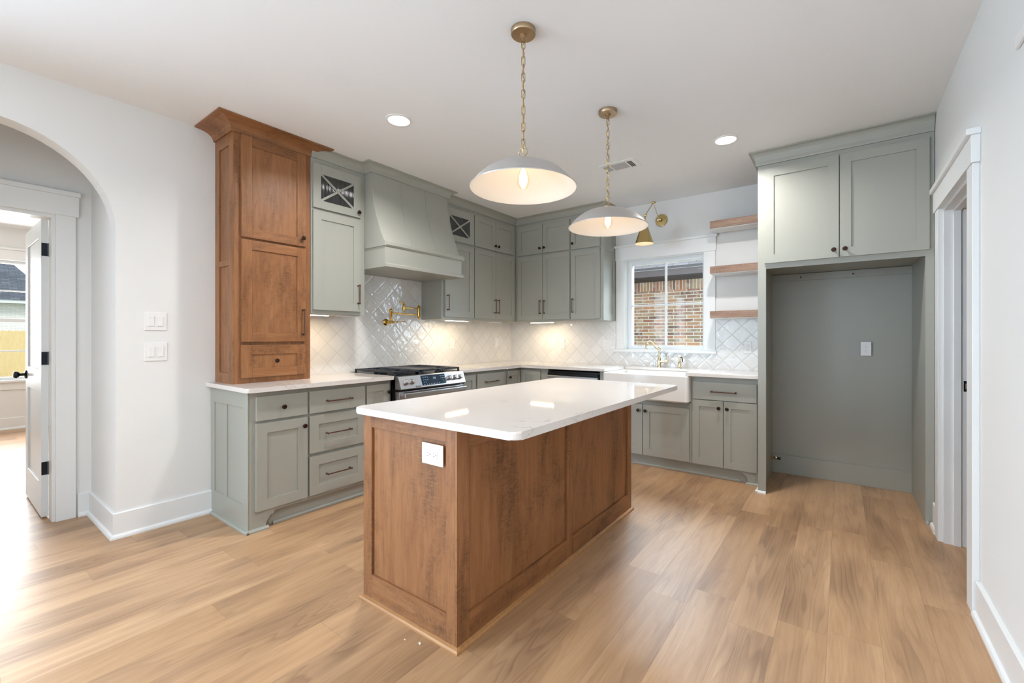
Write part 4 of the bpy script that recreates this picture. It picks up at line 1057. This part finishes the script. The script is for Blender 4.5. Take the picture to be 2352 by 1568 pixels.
# ------------------------------------------------------------------ pendants
def pendant(x, y, label, zr=1.978):
    t = thing('pendant_light', label, 'pendant light', (x, y, zr), group='pendant lights over the island')
    HH = H-zr
    MB().lathe([(.060, HH), (.060, HH-.020), (.057, HH-.024), (.018, HH-.025), (.018, HH-.032), (.013, HH-.036), (.007, HH-.040), (.007, HH-.055), (0, HH-.056)], seg=36).build('canopy', 'antique', t)
    R = .255; out = [(R+.003, 0), (R+.004, .003)]
    for i in range(1, 19):
        a = (i/19)**1.25; r = R*(1-a)+.045*a
        out.append((r, .003+.116*(1-(r/R)**2.9)))
    out.append((.045, .1192)); out.append((0, .1195))
    MB().lathe(out, seg=56, cap=False).build('lamp_shade', 'shade_out', t)
    inn = [(R+.003, 0.0005)] + [(max(r-.0035, 0.0), h-.0035) for r, h in out[1:]]
    lb = MB().lathe(inn, seg=56, cap=False).build('shade_lining', 'shade_in', t)
    mb = MB(); mb.lathe([(.030, .118), (.030, .138), (.026, .141), (.010, .143), (.007, .151), (0, .153)], seg=24); mb.tube([(.030, .012, .128), (.046, .018, .128), (.046, .018, .138), (.030, .012, .138)], .003, 6)
    mb.build('neck', 'antique', t)
    mb = MB(); RC = .024; mb.tube([(RC*math.cos(a), 0, .175+RC*math.sin(a)) for a in (2*PI*k/28 for k in range(28))], .0023, 8, True)
    mb.build('ring', 'antique', t)
    top = HH-.050; bot = .197; n = 13; pitch = (top-bot)/n
    mb = MB()
    for k in range(n):
        zc = bot+pitch*(k+.5)+.0; hl = pitch/2+.0035; wl_ = .0085; P = []
        for q in range(20):
            a = 2*PI*q/20; u = wl_*math.cos(a); v = (hl-wl_)*(1 if math.sin(a) > 0 else -1)+wl_*math.sin(a)
            P.append((u*math.cos(PI/2*(k % 2)+.5), u*math.sin(PI/2*(k % 2)+.5), zc+v))
        mb.tube(P, .0019, 7, True)
    mb.build('chain', 'antique', t)
    MB().tube([(.005*math.cos(k*1.2), .005*math.sin(k*1.2), .153+(HH-.05-.153)*k/48) for k in range(49)], .0022, 6).build('cord', 'brass', t)
    MB().lathe([(.021, .117), (.021, .114), (.017, .112), (0, .111)], seg=20).build('socket', 'shade_in', t)
    mb = MB(); mb.lathe([(.013, .112), (.015, .100), (.026, .065), (.031, .040), (.030, .020), (.022, .004), (.010, -.004), (0, -.006)], seg=24); mb.build('bulb', 'bulb_glass', t)
    mb = MB(); mb.lathe([(0, .100), (.010, .092), (.019, .060), (.020, .032), (.013, .012), (0, .006)], seg=14); fl = mb.build('filament', 'filament', t)
    d = bpy.data.lights.new('pendant_bulb', 'POINT'); d.energy = .42; d.color = (1, .84, .66); d.shadow_soft_size = .03
    o = bpy.data.objects.new('pendant_bulb', d); COL.objects.link(o); o.location = (x, y, zr-.02)
    d = bpy.data.lights.new('pendant_downlight', 'SPOT'); d.energy = 5; d.color = (1, .92, .82); d.spot_size = math.radians(150); d.spot_blend = .6; d.shadow_soft_size = .05
    o = bpy.data.objects.new('pendant_downlight', d); COL.objects.link(o); o.location = (x, y, zr-.03)
    return t
pendant(2.440, -3.040, 'nearer greige dome pendant hanging on a brass chain over the island')
pendant(2.443, -2.107, 'farther greige dome pendant hanging over the island, in front of the sconce')

# sconce
t = thing('wall_sconce', 'brass swing-arm wall sconce above the kitchen window', 'wall lamp', (2.085, 0, 2.535))
MB().lathe([(.066, 0), (.066, -.012), (.062, -.016), (.018, -.018), (.014, -.030), (.010, -.045), (0, -.046)], seg=32, axis='Y').build('backplate', 'sconce_brass', t)
e0 = Vector((-.012, -.045, .0)); e1 = Vector((.005, -.275, .125)); e2 = Vector((.0, -.490, -.055))
mb = MB(); mb.tube([e0+Vector((-.02, 0, 0)), e0+Vector((.02, 0, 0))], .008, 10); mb.tube([e0, e1], .0045, 10); mb.build('arm', 'champagne', t)
mb = MB(); mb.tube([e1-Vector((.018, 0, 0)), e1+Vector((.018, 0, 0))], .012, 12); mb.sphere(e1+Vector((.024, 0, 0)), .007); mb.build('joint', 'sconce_brass', t)
mb = MB(); mb.tube([e1, e2], .0045, 10); mb.tube([e2-Vector((.016, 0, 0)), e2+Vector((.016, 0, 0))], .010, 12); mb.tube([e2, e2+Vector((0, -.01, -.05))], .006, 10); mb.build('arm', 'sconce_brass', t)
sc_ = (0, -.515, -.345)
mb = MB(); mb.lathe([(.094, 0), (.092, .003), (.030, .180), (.022, .190), (.014, .215), (0, .235)], sc_, 40, cap=False); sh = mb.build('lamp_shade', 'sconce_brass', t)
mb = MB(); mb.lathe([(.0925, .0008), (.028, .178), (0, .180)], sc_, 40, cap=False); mb.build('shade_lining', 'shade_in', t)
mb = MB(); mb.sphere((sc_[0], sc_[1], sc_[2]+.075), .028); mb.build('bulb', m_emit('lit_sconce_bulb', (1, .70, .36), 9), t)

# ------------------------------------------------------------------ small things
t = thing('water_valve', 'small water shut-off valve low in the left of the refrigerator bay', 'valve', (3.162, -.185, .158))
MB().lathe([(.012, 0), (.012, .012), (.008, .014), (.008, .022)], seg=12, axis='X').build('brass_nut', 'brass', t)
mb = MB(); mb.lathe([(.009, .022), (.010, .050), (.007, .052), (.007, .075)], seg=12, axis='X'); mb.build('body', 'valve_black', t)
mb = MB(); mb.sphere((.040, -.022, .006), .013, (1, .45, 1), 14); mb.box(.036, .044, -.026, -.018, -.022, .0); mb.build('handle', 'chrome', t)
MB().tube([(.048, 0, -.004), (.062, -.005, -.008), (.075, -.008, -.006)], .006, 8).build('outlet_tube', 'valve_black', t)
t = MB(); t.box(0, .012, -.10, 0, 0, .045, .004); o = t.build('wall_box', 'plastic'); tag(o, 'small white plastic box high on the right wall, cut by the photo edge', 'wall device', loc=(XR-.0121, -2.492, 2.268))
for (x, y, s, lb) in ((2.285, -3.545, .006, 'larger white plaster crumb on the floor at the island end'), (2.215, -3.565, .0035, 'smaller white plaster crumb on the floor at the island end')):
    mb = MB(); mb.sphere((0, 0, s*.6), s, (1, .8, .7), 6)
    for v in mb.bm.verts: v.co += Vector((random.uniform(-1, 1), random.uniform(-1, 1), random.uniform(0, 1)))*s*.25
    tag(mb.build('plaster_crumb', 'crumb'), lb, 'debris', loc=(x, y, 0))

# ------------------------------------------------------------------ outside the kitchen window
t = thing('brick_house', 'neighbouring brick house with a dark eave seen through the kitchen window', 'house', (0, 4.2, 0))
MB().box(-5, 6, 0, .2, -.4, 2.215).build('wall', 'brick', t)
MB().box(-5, 6, -.002, .2, 2.215, 2.41).build('soldier_course', 'soldier', t)
MB().box(-5.3, 6.3, -.60, .2, 2.405, 2.45).build('soffit', 'soffit', t)
MB().box(-5.3, 6.3, -.64, -.60, 2.425, 2.55).build('fascia', 'fascia', t)
mb = MB(); mb.prism([(0, 0), (4.5, 0), (4.5, .05), (0, .05)], lambda a_, b_, tt: (tt, a_, b_), -5.4, 6.4)
rf = mb.build('roof', 'shingle_light', t); rf.location = (0, -.66, 2.55); rf.rotation_euler = (math.radians(28), 0, 0)
o = MB().box(-7, 8, .15, 12, -.5, -.25).build('side_yard', 'soil'); o['kind'] = 'structure'
# outside the next room
o = MB().box(-60, -5.65, -30, 25, -.5, -.33).build('lawn', 'grass'); o['kind'] = 'structure'
t = thing('fence', 'new pale pine privacy fence seen through the window beyond the hall', 'fence', (-19, -5, -.33))
for k in range(46):
    w_ = .139; y0_ = -3.2+k*.1425; mb = MB()
    pts = [(0, 0), (w_, 0), (w_, 1.76), (w_-.025, 1.80), (.025, 1.80), (0, 1.76)]
    mb.prism([(y0_+a_, b_) for a_, b_ in pts], lambda a_, b_, tt: (tt, a_, b_), 0, .016); mb.build('picket', 'cedar', t)
for z in (.3, .9, 1.5): MB().box(-.05, -.001, -3.2, 3.35, z, z+.09).build('rail', 'cedar', t)
t = thing('white_house', 'white brick house with a charcoal hip roof behind the pine fence', 'house', (-26, -4, -.33))
MB().box(-8, 0, -16, 2.5, 0, 3.08).build('wall', 'white_brick', t)
MB().box(-8.4, .45, -16.4, 2.88, 3.05, 3.2).build('fascia', 'vinyl', t)
mb = MB(); zz = 3.2
e = [(.5, -16.5, zz), (.5, 2.93, zz), (-8.5, 2.93, zz), (-8.5, -16.5, zz)]; r0, r1 = (-4, -12, zz+3.1), (-4, .98, zz+3.1)
mb.quad([e[0], e[1], r1, r0]); mb.quad([e[1], e[2], r1]) ; mb.quad([e[2], e[3], r0, r1]); mb.quad([e[3], e[0], r0]); mb.quad(e[::-1])
mb.build('roof', 'shingle_dark', t)
